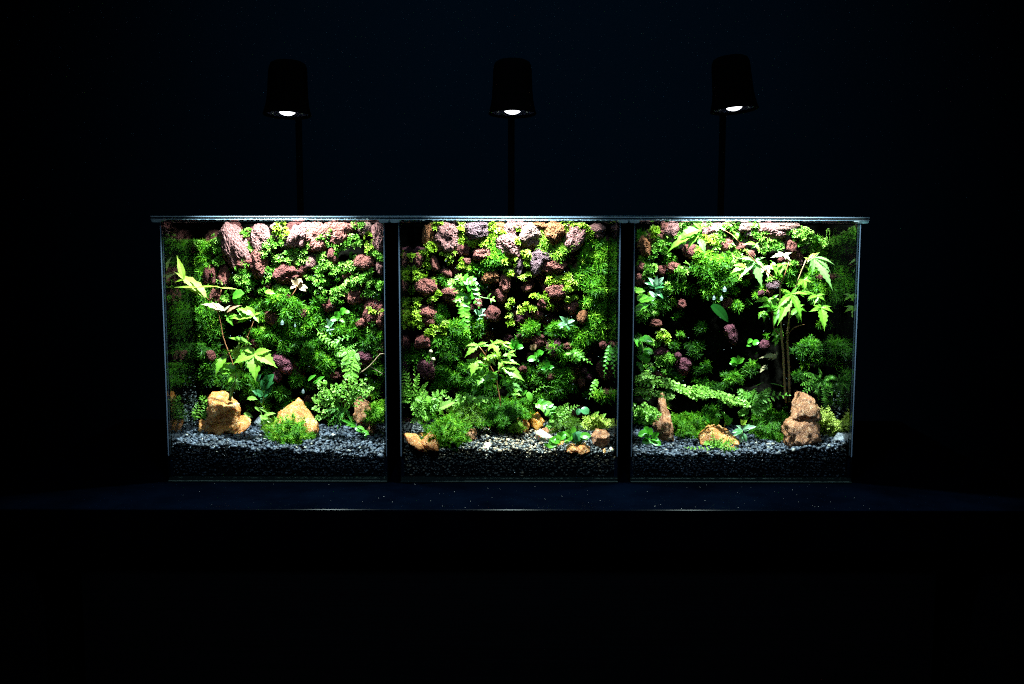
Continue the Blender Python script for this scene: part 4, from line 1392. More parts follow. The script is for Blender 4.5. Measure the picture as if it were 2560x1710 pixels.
def leaf_obj(root, c, cen, tips, mt, Y, W=.34, dY=.004, n=9, serr=.16, nrm=None, stalk=None, stalk_m='stem_r', tint=.5, name='leaf'):
    """a palmate leaf: lobes from cen to every tip; dY how far the tips come forward"""
    nrm = nrm or (random.uniform(-.2, .2), -.7, .75)
    Y += DEEPER + (.008 if c in 'EF' else 0)
    if len(tips) > 2:
        W *= 1.3 if c in 'DB' else 1.05
    p0 = Q(c, cen[0], cen[1], Y)
    mb = MB()
    rot = 0
    for i, tp_ in enumerate(tips):
        pq = Q(c, tp_[0], tp_[1], Y)
        Yt = Y - dY * random.uniform(.3, 1.0) + .0004 * i - max(-.012, min(.016, (p0.z - pq.z) * .5))
        Yt = max(.006, min(WALLY - .004, Yt))
        p1 = Q(c, tp_[0], tp_[1], Yt)
        L = (p1 - p0).length
        jit = Vector(nrm) + Vector((random.uniform(-.2, .2), 0, random.uniform(-.2, .2)))
        mb.strip(p0, p1, jit, L * W, n, lambda t: (.18 + .95 * math.sin(math.pi * min(1, t * 1.0 + .0) ** .85)) * (1 - t ** 2.6) if t < 1 else 0,
                 serr, fold=random.uniform(.1, .35), droop=random.uniform(.02, .12), tint=tint + random.uniform(-.12, .12))
    o = mb.build(name, M[mt], root, origin=p0[:])
    o.location = p0 - root.location
    if stalk is not None:
        s1 = Q(c, stalk[0], stalk[1], Y + .003)
        sb = MB()
        sb.tube([p0 + Vector((0, .0003, 0)), (p0 + s1) / 2 + Vector((0, 0, .0006)), s1], .00035, .0005, 5)
        so = sb.build('leaf_stalk', M[stalk_m], o, True, origin=p0[:])
        so.location = (0, 0, 0)
    return o


def stem_obj(root, pts, m, r0, r1, name='stem'):
    """pts: (crop, cx, cy, Y)"""
    if 'maple' in root.name:
        pts = [(c_, x_, y_, Y_ + DEEPER) for c_, x_, y_, Y_ in pts]
    P3 = [Q(*p) for p in pts]
    # soften the corners
    sm = []
    for i in range(len(P3) - 1):
        for t in (0, .5):
            a = P3[max(i - 1, 0)]; b_ = P3[i]; c_ = P3[i + 1]; d = P3[min(i + 2, len(P3) - 1)]
            sm.append(.5 * ((2 * b_) + (c_ - a) * t + (2 * a - 5 * b_ + 4 * c_ - d) * t * t + (3 * b_ - a - 3 * c_ + d) * t ** 3))
    sm.append(P3[-1])
    mb = MB()
    mb.tube(sm, r0, r1, 8)
    o = mb.build(name, M[m], root, True, origin=sm[0][:])
    o.location = sm[0] - root.location
    return o


def curve3(pts, n):
    P3 = [Vector(p) for p in pts]
    out = []
    for k in range(n + 1):
        f = k / n * (len(P3) - 1)
        i = min(int(f), len(P3) - 2)
        t = f - i
        a = P3[max(i - 1, 0)]; b_ = P3[i]; c_ = P3[i + 1]; d = P3[min(i + 2, len(P3) - 1)]
        out.append(.5 * ((2 * b_) + (c_ - a) * t + (2 * a - 5 * b_ + 4 * c_ - d) * t * t + (3 * b_ - a - 3 * c_ + d) * t ** 3))
    return out


def frond(root, pts, half, pairs, mt, style='pinnate', nrm=(0, -.8, .6), tint=.5, prof=None, stem_m='stem_g', name='frond', ang=62, start=.12, wr=.38):
    """pts (crop,cx,cy,Y); half: half width in close-up units"""
    P3 = curve3([Q(*p) for p in pts], pairs)
    u = U(pts[0][3])
    H = half * u
    mb = MB()
    mb.tube(P3, .00038, .00015, 5, tint - .2)
    nrm = Vector(nrm)
    prof = prof or (lambda t: math.sin(math.pi * (t * .82 + .16)) ** .7)
    for i in range(1, pairs + 1):
        t = i / pairs
        if t < start:
            continue
        d = (P3[i] - P3[i - 1]).normalized()
        side = d.cross(nrm).normalized()
        L = H * prof(t) * random.uniform(.88, 1.08)
        if i == pairs:
            mb.strip(P3[i] - d * L * .1, P3[i] + d * max(L, H * .3), nrm, max(L, H * .3) * .5, 4, tint=tint)
        for s in (-1, 1):
            a = R(ang + random.uniform(-9, 9))
            dd = (d * math.cos(a) + side * s * math.sin(a)) + nrm.normalized() * random.uniform(-.25, .1)
            dd.normalize()
            tn = tint + random.uniform(-.15, .15)
            jn = nrm + Vector((random.uniform(-.4, .4), random.uniform(-.2, .2), random.uniform(-.3, .3)))
            p0 = P3[i] if s < 0 else P3[i] - d * (P3[i] - P3[i - 1]).length * .4
            if style == 'pinnate':
                mb.strip(p0, p0 + dd * L, jn, L * wr, 5, None, .14, .2, .05, tn)
            elif style == 'round':
                mb.strip(p0, p0 + dd * L, jn, L * .62, 5, lambda q: math.sin(math.pi * min(1, q * .9 + .1)) ** .5 if q < 1 else 0, .06, .15, .05, tn)
            elif style == 'bi':
                m = 5
                for j in range(1, m + 1):
                    q = p0 + dd * L * j / m
                    sd = dd.cross(nrm).normalized()
                    l2 = L * .36 * (1 - .6 * j / m) + L * .06
                    if j == m:
                        mb.strip(q - dd * l2 * .3, q + dd * l2, jn, l2 * .6, 3, tint=tn)
                    for s2 in (-1, 1):
                        e = (dd * .75 + sd * s2 * .75)
                        mb.strip(q - dd * l2 * .2, q + e * l2, jn, l2 * .6, 3, None, 0, .15, .0, tn + random.uniform(-.1, .1))
                mb.strip(p0, p0 + dd * L, jn, L * .10, 3, tint=tn - .1)
            elif style == 'fan':
                # stalked fan leaflets of a maidenhair
                m = 3 if L > H * .5 else 2
                for j in range(1, m + 1):
                    q = p0 + dd * L * (j - .3) / m
                    e = (dd * .5 + Vector((random.uniform(-.7, .7), random.uniform(-.3, .3), random.uniform(-.7, .5))))
                    e.normalize()
                    f = .42 * L / m + .0012
                    mb.strip(q, q + e * f * 1.15, jn, f * 1.35, 4, lambda g: [.12, .55, .92, 1, .45][min(4, int(g * 4 + .01))], 0, .1, 0, tn + random.uniform(-.12, .12))
                mb.strip(p0, p0 + dd * L * .9, jn, L * .03, 2, tint=.1)
    o = mb.build(name, M[mt], root, origin=P3[0][:])
    o.location = P3[0] - root.location
    return o


def simple_leaf(root, c, p, q, mt, Y, W=.55, dY=.003, serr=0.0, nrm=None, tint=.5, name='leaf', shape='ov', n=7, fold=.2, droop=.08):
    p0, p1 = Q(c, p[0], p[1], Y), Q(c, q[0], q[1], Y - dY)
    nrm = nrm or (random.uniform(-.3, .3), -.8, .6)
    pr = {'ov': lambda t: math.sin(math.pi * min(1, t * .95 + .05) ** .8) ** .75 if t < 1 else 0,
          'round': lambda t: math.sin(math.pi * (.06 + .94 * t)) ** .5 if t < 1 else 0}[shape]
    mb = MB()
    mb.strip(p0, p1, nrm, (p1 - p0).length * W, n, pr, serr, fold, droop, tint)
    o = mb.build(name, M[mt], root, origin=p0[:])
    o.location = p0 - root.location
    return o


# --- maples
YM = .040
r = thing('maple_seedling', 'slender maple seedling with a pale top leaf, rising behind the L-shaped rock', 'maple',
          Q('B', 790, 640, .05), 'maple seedlings')
stem_obj(r, [('B', 785, 620, .05), ('B', 810, 520, .05), ('B', 850, 420, .049)], 'stem_g', .0016, .0013)
stem_obj(r, [('B', 850, 430, .049), ('B', 810, 250, .048), ('B', 765, 130, .047), ('B', 720, 0, .046), ('A', 700, 1120, .045), ('A', 660, 960, .038), ('A', 600, 900, .024), ('A', 550, 850, .012)], 'stem_r', .0006, .0004)
stem_obj(r, [('A', 665, 960, .044), ('A', 690, 860, .043), ('A', 705, 785, .042)], 'stem_r', .0004, .0003)
stem_obj(r, [('B', 830, 300, .048), ('B', 960, 60, .044), ('B', 950, 0, .043), ('A', 955, 1250, .043), ('A', 1020, 1085, .04)], 'stem_r', .0004, .0003)
leaf_obj(r, 'A', (555, 858), [(380, 690), (245, 610), (330, 770), (470, 740)], 'maple_y', .012, .26, .001, nrm=(.2, -.5, 1), tint=.8)
leaf_obj(r, 'A', (345, 690), [(275, 452), (250, 720), (300, 600)], 'maple_y', .008, .22, .001, tint=.55, serr=.03)
leaf_obj(r, 'A', (470, 765), [(240, 766), (705, 762)], 'maple_y', .010, .11, .001, serr=.02, tint=.55)
leaf_obj(r, 'A', (700, 768), [(880, 785), (610, 750)], 'maple_y', .012, .12, .001, serr=.05, tint=.55)
leaf_obj(r, 'A', (740, 985), [(505, 925), (590, 985), (660, 940), (800, 930)], 'maple_r', .040, .30, .003, tint=.75, stalk=(668, 960))
leaf_obj(r, 'A', (750, 1010), [(905, 935), (830, 960), (800, 1010)], 'pinkleaf', .041, .22, .003, tint=.6)
leaf_obj(r, 'A', (1025, 1030), [(855, 960), (880, 1075), (1095, 1010), (1070, 1110), (940, 940)], 'maple', .037, .42, .003, tint=.8, stalk=(1020, 1090))
leaf_obj(r, 'A', (960, 1060), [(845, 970), (790, 1060), (850, 1110), (900, 950)], 'maple', .0375, .42, .003, tint=.78)
leaf_obj(r, 'A', (770, 1040), [(890, 1075), (820, 1140), (730, 1040), (870, 1040)], 'maple', .041, .42, .003, tint=.45)
leaf_obj(r, 'A', (960, 1290), [(765, 1250), (850, 1290), (900, 1320), (1000, 1320)], 'maple', .042, .28, .003, tint=.7)
leaf_obj(r, 'B', (1030, 165), [(1190, 140), (1250, 312), (1035, 450), (812, 272), (880, 112), (960, 120)], 'maple', .034, .36, .004, n=14, serr=.10, tint=.78, stalk=(960, 60))
leaf_obj(r, 'B', (870, 160), [(745, 150), (790, 210), (830, 250), (905, 320), (820, 100), (880, 60)], 'maple_y', .040, .32, .004, tint=.45, stalk=(830, 240))
leaf_obj(r, 'B', (755, 185), [(645, 395), (690, 270), (700, 155), (745, 260)], 'maple', .040, .24, .004, tint=.6, stalk=(790, 180))
leaf_obj(r, 'B', (860, 325), [(640, 292), (655, 385), (690, 340), (765, 460), (880, 445), (932, 362), (800, 270)], 'maple', .038, .26, .004, tint=.7, stalk=(845, 400))

r = thing('maple_seedling', 'small bushy maple seedling on the mound at the centre of the middle terrarium', 'maple', Q('D', 1075, 640, .05), 'maple seedlings')
stem_obj(r, [('D', 1078, 760, .05), ('D', 1078, 620, .05), ('D', 1050, 480, .05), ('D', 1040, 400, .048), ('D', 985, 290, .046), ('D', 940, 190, .045), ('D', 875, 100, .043)], 'stem_r', .0008, .0005)
stem_obj(r, [('D', 940, 190, .045), ('D', 955, 130, .044), ('D', 1000, 70, .042)], 'stem_r', .0004, .0003)
stem_obj(r, [('D', 985, 290, .046), ('D', 930, 270, .045), ('D', 850, 240, .042)], 'stem_r', .0004, .0003)
stem_obj(r, [('D', 1040, 390, .048), ('D', 1120, 250, .045)], 'stem_r', .0004, .0003)
leaf_obj(r, 'D', (865, 85), [(740, 100), (735, 210), (830, 140), (960, 60), (1000, 100)], 'maple', .040, .26, .004, n=10, tint=.7)
leaf_obj(r, 'D', (1010, 70), [(980, 35), (1120, 50), (1070, 205), (960, 150), (1060, 110)], 'maple', .040, .30, .004, tint=.85)
leaf_obj(r, 'D', (1110, 65), [(1040, 35), (1195, 75), (1205, 135), (1130, 120), (1040, 110)], 'maple_y', .041, .24, .003, tint=.45)
leaf_obj(r, 'D', (845, 240), [(750, 262), (795, 400), (925, 265), (865, 200), (760, 320)], 'maple', .038, .32, .004, n=10, tint=.8)
leaf_obj(r, 'D', (945, 205), [(900, 240), (960, 200), (1040, 290), (990, 300)], 'maple_y', .043, .38, .003, tint=.5)
leaf_obj(r, 'D', (1095, 240), [(1065, 230), (1270, 280), (1120, 300), (1060, 330), (1180, 230)], 'maple', .040, .30, .004, tint=.8)
leaf_obj(r, 'D', (1120, 300), [(1320, 440), (1230, 340), (1270, 350), (1060, 320), (1130, 370)], 'maple', .037, .26, .005, n=12, tint=.8)
leaf_obj(r, 'D', (905, 385), [(803, 412), (860, 485), (950, 370), (890, 345), (830, 460)], 'maple', .040, .40, .004, tint=.72, stalk=(1030, 400))
leaf_obj(r, 'D', (1020, 350), [(925, 460), (950, 360), (1060, 340), (1055, 440)], 'maple', .043, .34, .003, tint=.5)
leaf_obj(r, 'D', (1130, 400), [(1060, 370), (1230, 450), (1170, 380), (1110, 470)], 'maple', .042, .36, .004, tint=.65)
leaf_obj(r, 'D', (1170, 470), [(1100, 480), (1220, 440), (1300, 540), (1190, 545), (1130, 520)], 'maple_p', .041, .36, .004, tint=.3)
leaf_obj(r, 'D', (840, 480), [(800, 540), (860, 500), (820, 580), (810, 470)], 'maple', .044, .36, .003, tint=.35)

for cen_, tips_, t_ in (((970, 440), [(880, 470), (920, 540), (1000, 520), (1050, 450)], .55), ((1200, 540), [(1130, 590), (1210, 620), (1290, 580), (1280, 510)], .7),
                        ((900, 300), [(820, 330), (850, 390), (930, 380)], .6), ((1000, 180), [(940, 230), (1010, 270), (1060, 200)], .8), ((1160, 170), [(1090, 210), (1170, 250), (1240, 200), (1230, 140)], .7)):
    leaf_obj(r, 'D', cen_, tips_, 'maple', .044, .34, .003, n=10, tint=t_)
r = thing('maple_seedling', 'tall two-stemmed maple seedling with drooping toothed leaves high up', 'maple', Q('F', 1520, 640, .055), 'maple seedlings')
stem_obj(r, [('F', 1520, 640, .056), ('F', 1508, 480, .055), ('F', 1495, 200, .053), ('F', 1480, 20, .051), ('E', 1470, 1120, .05), ('E', 1462, 900, .047), ('E', 1465, 740, .045)], 'stem_b', .0012, .0008)
stem_obj(r, [('F', 1555, 640, .056), ('F', 1548, 300, .054), ('F', 1532, 60, .051), ('E', 1540, 1160, .050), ('E', 1570, 930, .046), ('E', 1635, 700, .043), ('E', 1715, 500, .038)], 'stem_b', .0012, .0006)
stem_obj(r, [('E', 1465, 740, .045), ('E', 1510, 640, .042), ('E', 1550, 520, .04)], 'stem_r', .0006, .0004, 'branch')
stem_obj(r, [('E', 1465, 730, .045), ('E', 1340, 620, .042), ('E', 1190, 480, .038), ('E', 1090, 350, .036), ('E', 995, 255, .035), ('E', 900, 205, .034)], 'stem_r', .0006, .0004, 'branch')
stem_obj(r, [('F', 1500, 340 - 320, .052), ('E', 1405, 1160, .049), ('E', 1385, 1000, .046), ('E', 1370, 900, .043)], 'stem_r', .0005, .0003, 'branch')
stem_obj(r, [('E', 1545, 1215, .050), ('E', 1600, 1150, .048), ('E', 1700, 1120, .046)], 'stem_r', .0004, .0003, 'branch')
leaf_obj(r, 'E', (1215, 510), [(1060, 490), (1100, 520), (1120, 645), (1295, 775), (1335, 600), (1325, 475), (1230, 445), (1210, 620)], 'maple_p', .034, .26, .004, n=12, tint=.45, stalk=(1195, 480))
leaf_obj(r, 'E', (1390, 520), [(1360, 500), (1430, 660), (1370, 600), (1455, 640)], 'maple', .038, .26, .003, tint=.5)
leaf_obj(r, 'E', (1500, 450), [(1370, 480), (1580, 430), (1570, 520), (1520, 500), (1440, 420)], 'maple_r', .037, .32, .003, tint=.85, stalk=(1550, 530))
leaf_obj(r, 'E', (1790, 475), [(1730, 520), (1765, 665), (1975, 805), (1960, 640), (1995, 555), (1845, 425), (1740, 580)], 'maple_p', .030, .20, .005, n=18, serr=.18, tint=.55, stalk=(1715, 500))
leaf_obj(r, 'E', (1740, 490), [(1850, 425), (1690, 480), (1720, 540), (1790, 430)], 'maple_y', .032, .3, .002, tint=.7)
leaf_obj(r, 'E', (1570, 825), [(1465, 775), (1655, 740), (1410, 1000), (1435, 1140), (1500, 850), (1665, 920), (1670, 1100), (1750, 830), (1590, 950)], 'maple', .033, .22, .005, n=14, tint=.5)
leaf_obj(r, 'E', (1350, 880), [(1210, 908), (1300, 850), (1410, 870), (1290, 960), (1380, 980)], 'maple', .040, .34, .003, tint=.55)
leaf_obj(r, 'E', (1450, 960), [(1250, 960), (1400, 1150), (1480, 1060), (1300, 1020)], 'maple', .043, .26, .003, tint=.25)
leaf_obj(r, 'E', (1290, 1000), [(1250, 1080), (1330, 1000), (1310, 1110), (1370, 1060)], 'maple', .045, .36, .003, tint=.4)
leaf_obj(r, 'E', (1860, 960), [(1980, 1010), (1890, 1075), (1780, 940), (1740, 1000), (1890, 1190), (1960, 950), (1830, 920)], 'maple', .030, .32, .004, n=12, tint=.62)
leaf_obj(r, 'E', (1660, 830), [(1750, 840), (1690, 780), (1800, 830), (1700, 860)], 'maple', .036, .34, .003, tint=.45)
leaf_obj(r, 'E', (700, 205), [(520, 290), (440, 350), (640, 300), (740, 150), (620, 140)], 'maple', .034, .34, .004, n=10, tint=.3)
leaf_obj(r, 'E', (690, 230), [(360, 450), (450, 390), (560, 420), (600, 330)], 'maple', .033, .22, .004, n=10, tint=.6)
leaf_obj(r, 'E', (680, 300), [(745, 455), (640, 340), (700, 380), (640, 260)], 'maple_p', .032, .34, .004, n=10, tint=.2)
leaf_obj(r, 'E', (860, 190), [(800, 140), (850, 230), (900, 150), (930, 200)], 'maple_p', .034, .46, .002, tint=.6)
leaf_obj(r, 'E', (1230, 350), [(1110, 350), (1270, 420), (1180, 400), (1260, 330)], 'maple', .036, .32, .003, tint=.7)
leaf_obj(r, 'E', (1040, 240), [(1000, 225), (1060, 300), (1020, 280)], 'maple', .036, .5, .002, tint=.35)
leaf_obj(r, 'F', (1430, 190), [(1260, 215), (1340, 235), (1380, 240), (1430, 140)], 'maple_r', .047, .28, .003, tint=.6)
leaf_obj(r, 'F', (1330, 290), [(1262, 360), (1300, 280), (1350, 275), (1340, 330)], 'maple_r', .047, .34, .002, tint=.7)
leaf_obj(r, 'F', (1440, 20), [(1500, 40), (1380, 60), (1410, 110), (1480, -10), (1380, -20)], 'maple', .047, .34, .003, tint=.55)

r3 = r
for cen_, tips_, mt_, Y_, W_, t_ in (((1130, 560), [(1000, 560), (980, 640), (1060, 700), (1090, 540)], 'maple', .048, .34, .7),
        ((1480, 540), [(1400, 600), (1460, 650), (1540, 620), (1560, 540)], 'maple', .046, .36, .5),
        ((1690, 690), [(1600, 760), (1700, 800), (1780, 720), (1740, 650)], 'maple', .048, .34, .55),
        ((1380, 880), [(1440, 1000), (1340, 990), (1500, 900), (1450, 830)], 'maple', .050, .34, .6),
        ((1820, 840), [(1720, 880), (1790, 940), (1900, 900), (1900, 830)], 'maple', .044, .36, .5),
        ((1630, 960), [(1560, 1060), (1640, 1110), (1720, 1000), (1700, 930)], 'maple', .046, .34, .45),
        ((1450, 1160), [(1380, 1230), (1420, 1290), (1500, 1260), (1500, 1170)], 'maple', .052, .36, .55),
        ((1330, 560), [(1270, 640), (1350, 680), (1410, 600)], 'maple_r', .046, .34, .6)):
    leaf_obj(r3, 'E', cen_, tips_, mt_, Y_, W_, .003, n=10, tint=t_)

# --- ferns
GRPF = 'ferns growing in the gravel'


def fern(label, base, cat='fern', name='fern', group=GRPF):
    return thing(name, label, cat, Q(*base), group)


r = fern('light green maidenhair fern with round leaflets, beside the speckled brown rock', ('B', 1900, 740, .06), name='maidenhair_fern')
for pts, h in (([(1880, 740), (1800, 600), (1700, 480), (1640, 450)], 60), ([(1880, 740), (1760, 640), (1660, 600), (1590, 600)], 62), ([(1880, 740), (1780, 700), (1690, 690), (1590, 700)], 55),
               ([(1890, 740), (1900, 600), (1920, 470), (1960, 400)], 62), ([(1890, 740), (1960, 560), (2020, 470), (2100, 420)], 62), ([(1890, 740), (2000, 580), (2080, 520), (2160, 510)], 60),
               ([(1880, 740), (1800, 620), (1760, 540), (1820, 480)], 60), ([(1880, 740), (1850, 560), (1880, 480)], 58), ([(1890, 740), (1980, 640), (2060, 560), (2120, 560)], 55),
               ([(1870, 740), (1740, 620), (1700, 560), (1660, 540)], 58), ([(1880, 740), (1940, 560), (1990, 500)], 55), ([(1870, 750), (1760, 740), (1680, 760), (1620, 800)], 45)):
    Y0 = .058
    frond(r, [('B', x, y, Y0 - .010 * i / len(pts) - random.uniform(0, .008)) for i, (x, y) in enumerate(pts)], h, 9, 'fern_b', 'fan', tint=.6 + random.uniform(-.1, .15), start=.3)
r = fern('narrow dark grassy-leaved fern base under the maidenhair, by the grey gravel', ('B', 1900, 800, .05))
for x, y in ((1700, 780), (1740, 840), (1780, 880), (1690, 730), (1820, 900), (1960, 830), (1760, 740), (1850, 860)):
    frond(r, [('B', 1890, 700, .052), ('B', (1890 + x) / 2, (700 + y) / 2 - 20, .048), ('B', x, y, .042)], 30, 9, 'fern', 'pinnate', tint=.5, wr=.3, ang=35)
r = fern('trailing fern with lacy fronds hanging down the right of the L-rock tank wall', ('A', 1640, 1170, .08), group='ferns rooted in the lava walls')
frond(r, [('A', 1620, 1160, .078), ('A', 1700, 1260, .07), ('B', 1810, 90, .066), ('B', 1900, 125, .062)], 48, 12, 'fern_b', 'pinnate', tint=.45)
frond(r, [('B', 1905, 120, .062), ('B', 1960, 110, .062), ('B', 2010, 75, .064)], 26, 6, 'fern_b', 'pinnate', tint=.4)
frond(r, [('B', 1905, 120, .062), ('B', 1860, 170, .06), ('B', 1810, 185, .058)], 40, 6, 'fern_b', 'pinnate', tint=.45)
frond(r, [('B', 2020, 125, .062), ('B', 1975, 200, .058), ('B', 1950, 330, .054), ('B', 1960, 420, .05)], 100, 11, 'fern_b', 'bi', tint=.5)
frond(r, [('B', 1905, 125, .062), ('B', 1930, 200, .058), ('B', 1920, 290, .055)], 80, 8, 'fern_b', 'bi', tint=.45)
frond(r, [('A', 1950, 1240, .07), ('B', 1830, 40, .066), ('B', 1820, 100, .064)], 45, 7, 'fern', 'pinnate', tint=.7)
r = thing('bare_twig', 'bare brown twig arching to the right pane above the maidenhair fern', 'twig', Q('B', 1960, 380, .05))
stem_obj(r, [('B', 1960, 385, .056), ('B', 2050, 350, .054), ('B', 2120, 300, .052), ('B', 2180, 240, .050), ('B', 2235, 175, .048), ('B', 2285, 175, .047)], 'twig', .0007, .0005, 'main_twig')
stem_obj(r, [('B', 2130, 290, .052), ('B', 2200, 330, .05), ('B', 2265, 370, .048)], 'twig', .0005, .0003, 'side_twig')
r = fern('small fern with stubby green fronds between the misty pane and the L-shaped rock', ('B', 450, 820, .06))
frond(r, [('B', 440, 820, .062), ('B', 460, 740, .06), ('B', 488, 640, .058)], 45, 9, 'fern_b', 'bi', tint=.55)
frond(r, [('B', 540, 800, .065), ('B', 545, 740, .065), ('B', 560, 670, .064)], 40, 7, 'fern_b', 'bi', tint=.45)
frond(r, [('B', 560, 700, .068), ('B', 540, 620, .066), ('B', 505, 575, .064)], 38, 6, 'fern_b', 'bi', tint=.45)
r = fern('low creeping fern frond along the gravel by the misty pane', ('B', 200, 800, .06))
frond(r, [('B', 310, 830, .05), ('B', 260, 800, .05), ('B', 195, 785, .05)], 26, 6, 'fern', 'pinnate', tint=.6)

# middle tank ferns
r = fern('hanging crinkled fern frond with rounded teeth on the middle wall', ('C', 700, 700, .075), group='ferns rooted in the lava walls')
frond(r, [('C', 725, 820, .074), ('C', 728, 930, .068), ('C', 745, 1080, .062), ('C', 785, 1235, .058)], 105, 12, 'round', 'round', nrm=(0, -1, .35), tint=.72, prof=lambda t: max(.12, 1 - t ** 1.6) * .95, start=.05, ang=70)
frond(r, [('C', 700, 700, .074), ('C', 790, 730, .07), ('C', 830, 830, .068), ('C', 870, 950, .066)], 75, 8, 'round', 'round', tint=.45)
frond(r, [('C', 680, 780, .076), ('C', 720, 700, .072), ('C', 800, 700, .07), ('C', 840, 740, .068)], 70, 7, 'round', 'round', tint=.6)
frond(r, [('C', 720, 820, .076), ('C', 640, 740, .072), ('C', 580, 700, .07)], 55, 7, 'fern_b', 'bi', tint=.5)
frond(r, [('C', 720, 800, .076), ('C', 700, 700, .072), ('C', 660, 650, .07)], 55, 7, 'fern_b', 'bi', tint=.6)
frond(r, [('C', 735, 850, .07), ('C', 690, 890, .068), ('C', 630, 895, .066)], 30, 4, 'fern_b', 'round', tint=.8)

r = fern('pale feathery fern against the left pane of the middle terrarium', ('D', 150, 640, .05))
for pts in ([(230, 620), (200, 450), (150, 300)], [(240, 640), (270, 480), (300, 370)], [(230, 620), (180, 540), (130, 440)], [(250, 640), (330, 520), (385, 450)], [(230, 640), (160, 610), (115, 600)], [(240, 650), (280, 560), (250, 300)]):
    frond(r, [('D', x, y, .056 - .01 * i) for i, (x, y) in enumerate(pts)], 52, 11, 'fern_b', 'pinnate', tint=.55, ang=42, wr=.3)
r = fern('broad lacy fern left of the central mound, middle terrarium', ('D', 430, 740, .05))
for pts, h in (([(420, 740), (440, 620), (560, 540)], 75), ([(400, 740), (350, 640), (380, 550)], 80), ([(420, 740), (300, 720), (230, 660)], 80), ([(400, 750), (310, 780), (225, 825)], 52),
               ([(420, 740), (480, 640), (440, 540)], 60), ([(420, 740), (330, 680), (330, 590)], 75), ([(400, 740), (420, 680), (480, 640)], 80), ([(420, 750), (370, 760), (300, 740)], 65)):
    frond(r, [('D', x, y, .052 - .008 * i) for i, (x, y) in enumerate(pts)], h, 9, 'fern_b', 'bi', tint=.55 + random.uniform(-.1, .15))
simple_leaf(r, 'D', (480, 700), (645, 640), 'fern_b', .040, .45, serr=.1, tint=.75, n=12)
r = fern('upright fern with broad-lobed fronds behind the yellow moss, middle terrarium', ('D', 680, 660, .06))
for pts, h in (([(660, 720), (700, 640), (660, 560)], 60), ([(660, 720), (620, 640), (530, 560)], 45), ([(680, 700), (760, 620), (830, 600)], 60), ([(760, 640), (860, 610), (1000, 610)], 52),
               ([(700, 660), (760, 600), (750, 560)], 45), ([(880, 690), (930, 620), (990, 640)], 45)):
    frond(r, [('D', x, y, .058 - .006 * i) for i, (x, y) in enumerate(pts)], h, 8, 'fern_b', 'round', tint=.7)
r = fern('saw-edged fern frond bending over the smooth amber wedge', ('D', 1400, 650, .05))
frond(r, [('D', 1400, 650, .052), ('D', 1480, 660, .046), ('D', 1560, 720, .042), ('D', 1570, 785, .04)], 85, 10, 'round', 'round', tint=.7, ang=55)
frond(r, [('D', 1330, 620, .055), ('D', 1400, 545, .052), ('D', 1500, 485, .05), ('D', 1600, 500, .048)], 22, 9, 'fern_b', 'pinnate', tint=.6)
simple_leaf(r, 'D', (1345, 540), (1380, 640), 'round', .048, .55, tint=.75)
simple_leaf(r, 'D', (1290, 570), (1340, 520), 'round', .050, .5, tint=.6)
r = fern('fine-leaved light fern behind the creeper, middle terrarium', ('D', 1640, 820, .045))
for pts, h in (([(1600, 820), (1680, 720), (1740, 650)], 36), ([(1620, 820), (1720, 720), (1835, 670)], 36), ([(1610, 830), (1570, 850), (1520, 870)], 34), ([(1600, 800), (1620, 740), (1670, 680)], 36),
               ([(1640, 830), (1590, 800), (1560, 830)], 32), ([(1620, 800), (1690, 770), (1760, 740)], 42), ([(1600, 860), (1560, 880), (1540, 890)], 25)):
    frond(r, [('D', x, y, .046 - .005 * i) for i, (x, y) in enumerate(pts)], h, 9, 'fern_b', 'bi', tint=.6)
r = fern('yellow-green lacy fern behind the angular brown rock, middle terrarium', ('D', 2000, 880, .045))
for k in range(13):
    a = R(-80 + k * 13)
    x1, y1 = 2000 + math.sin(a) * random.uniform(130, 185), 890 - math.cos(a) * random.uniform(110, 150)
    frond(r, [('D', 2000, 890, .05), ('D', (2000 + x1) / 2, (890 + y1) / 2 - 12, .045), ('D', min(x1, 2190), y1, .04 + random.uniform(-.006, .006))], 46, 8, 'fern_y', 'bi', tint=.65)
simple_leaf(r, 'D', (1960, 800), (2030, 725), 'fern_b', .047, .5, serr=.12, tint=.6, n=10)
simple_leaf(r, 'D', (2050, 800), (2100, 745), 'fern_b', .047, .5, serr=.12, tint=.6, n=10)
r = fern('dark fern frond with knobbly tips near the right pane, middle wall', ('D', 1800, 130, .08), group='ferns rooted in the lava walls')
frond(r, [('D', 1780, 130, .08), ('D', 1850, 190, .076), ('D', 1960, 270, .072)], 36, 7, 'fern', 'round', tint=.7)
simple_leaf(r, 'D', (1710, 170), (1840, 215), 'fern_b', .074, .3, tint=.5)
simple_leaf(r, 'D', (1850, 230), (1780, 245), 'fern', .074, .4, tint=.7)
frond(r, [('D', 2020, 415, .07), ('D', 1980, 490, .066), ('D', 1938, 600, .062)], 42, 6, 'fern_b', 'round', tint=.4)
frond(r, [('D', 2150, 60, .07), ('D', 2130, 140, .066), ('D', 2100, 250, .062), ('D', 2080, 390, .06)], 45, 9, 'fern', 'round', tint=.45)

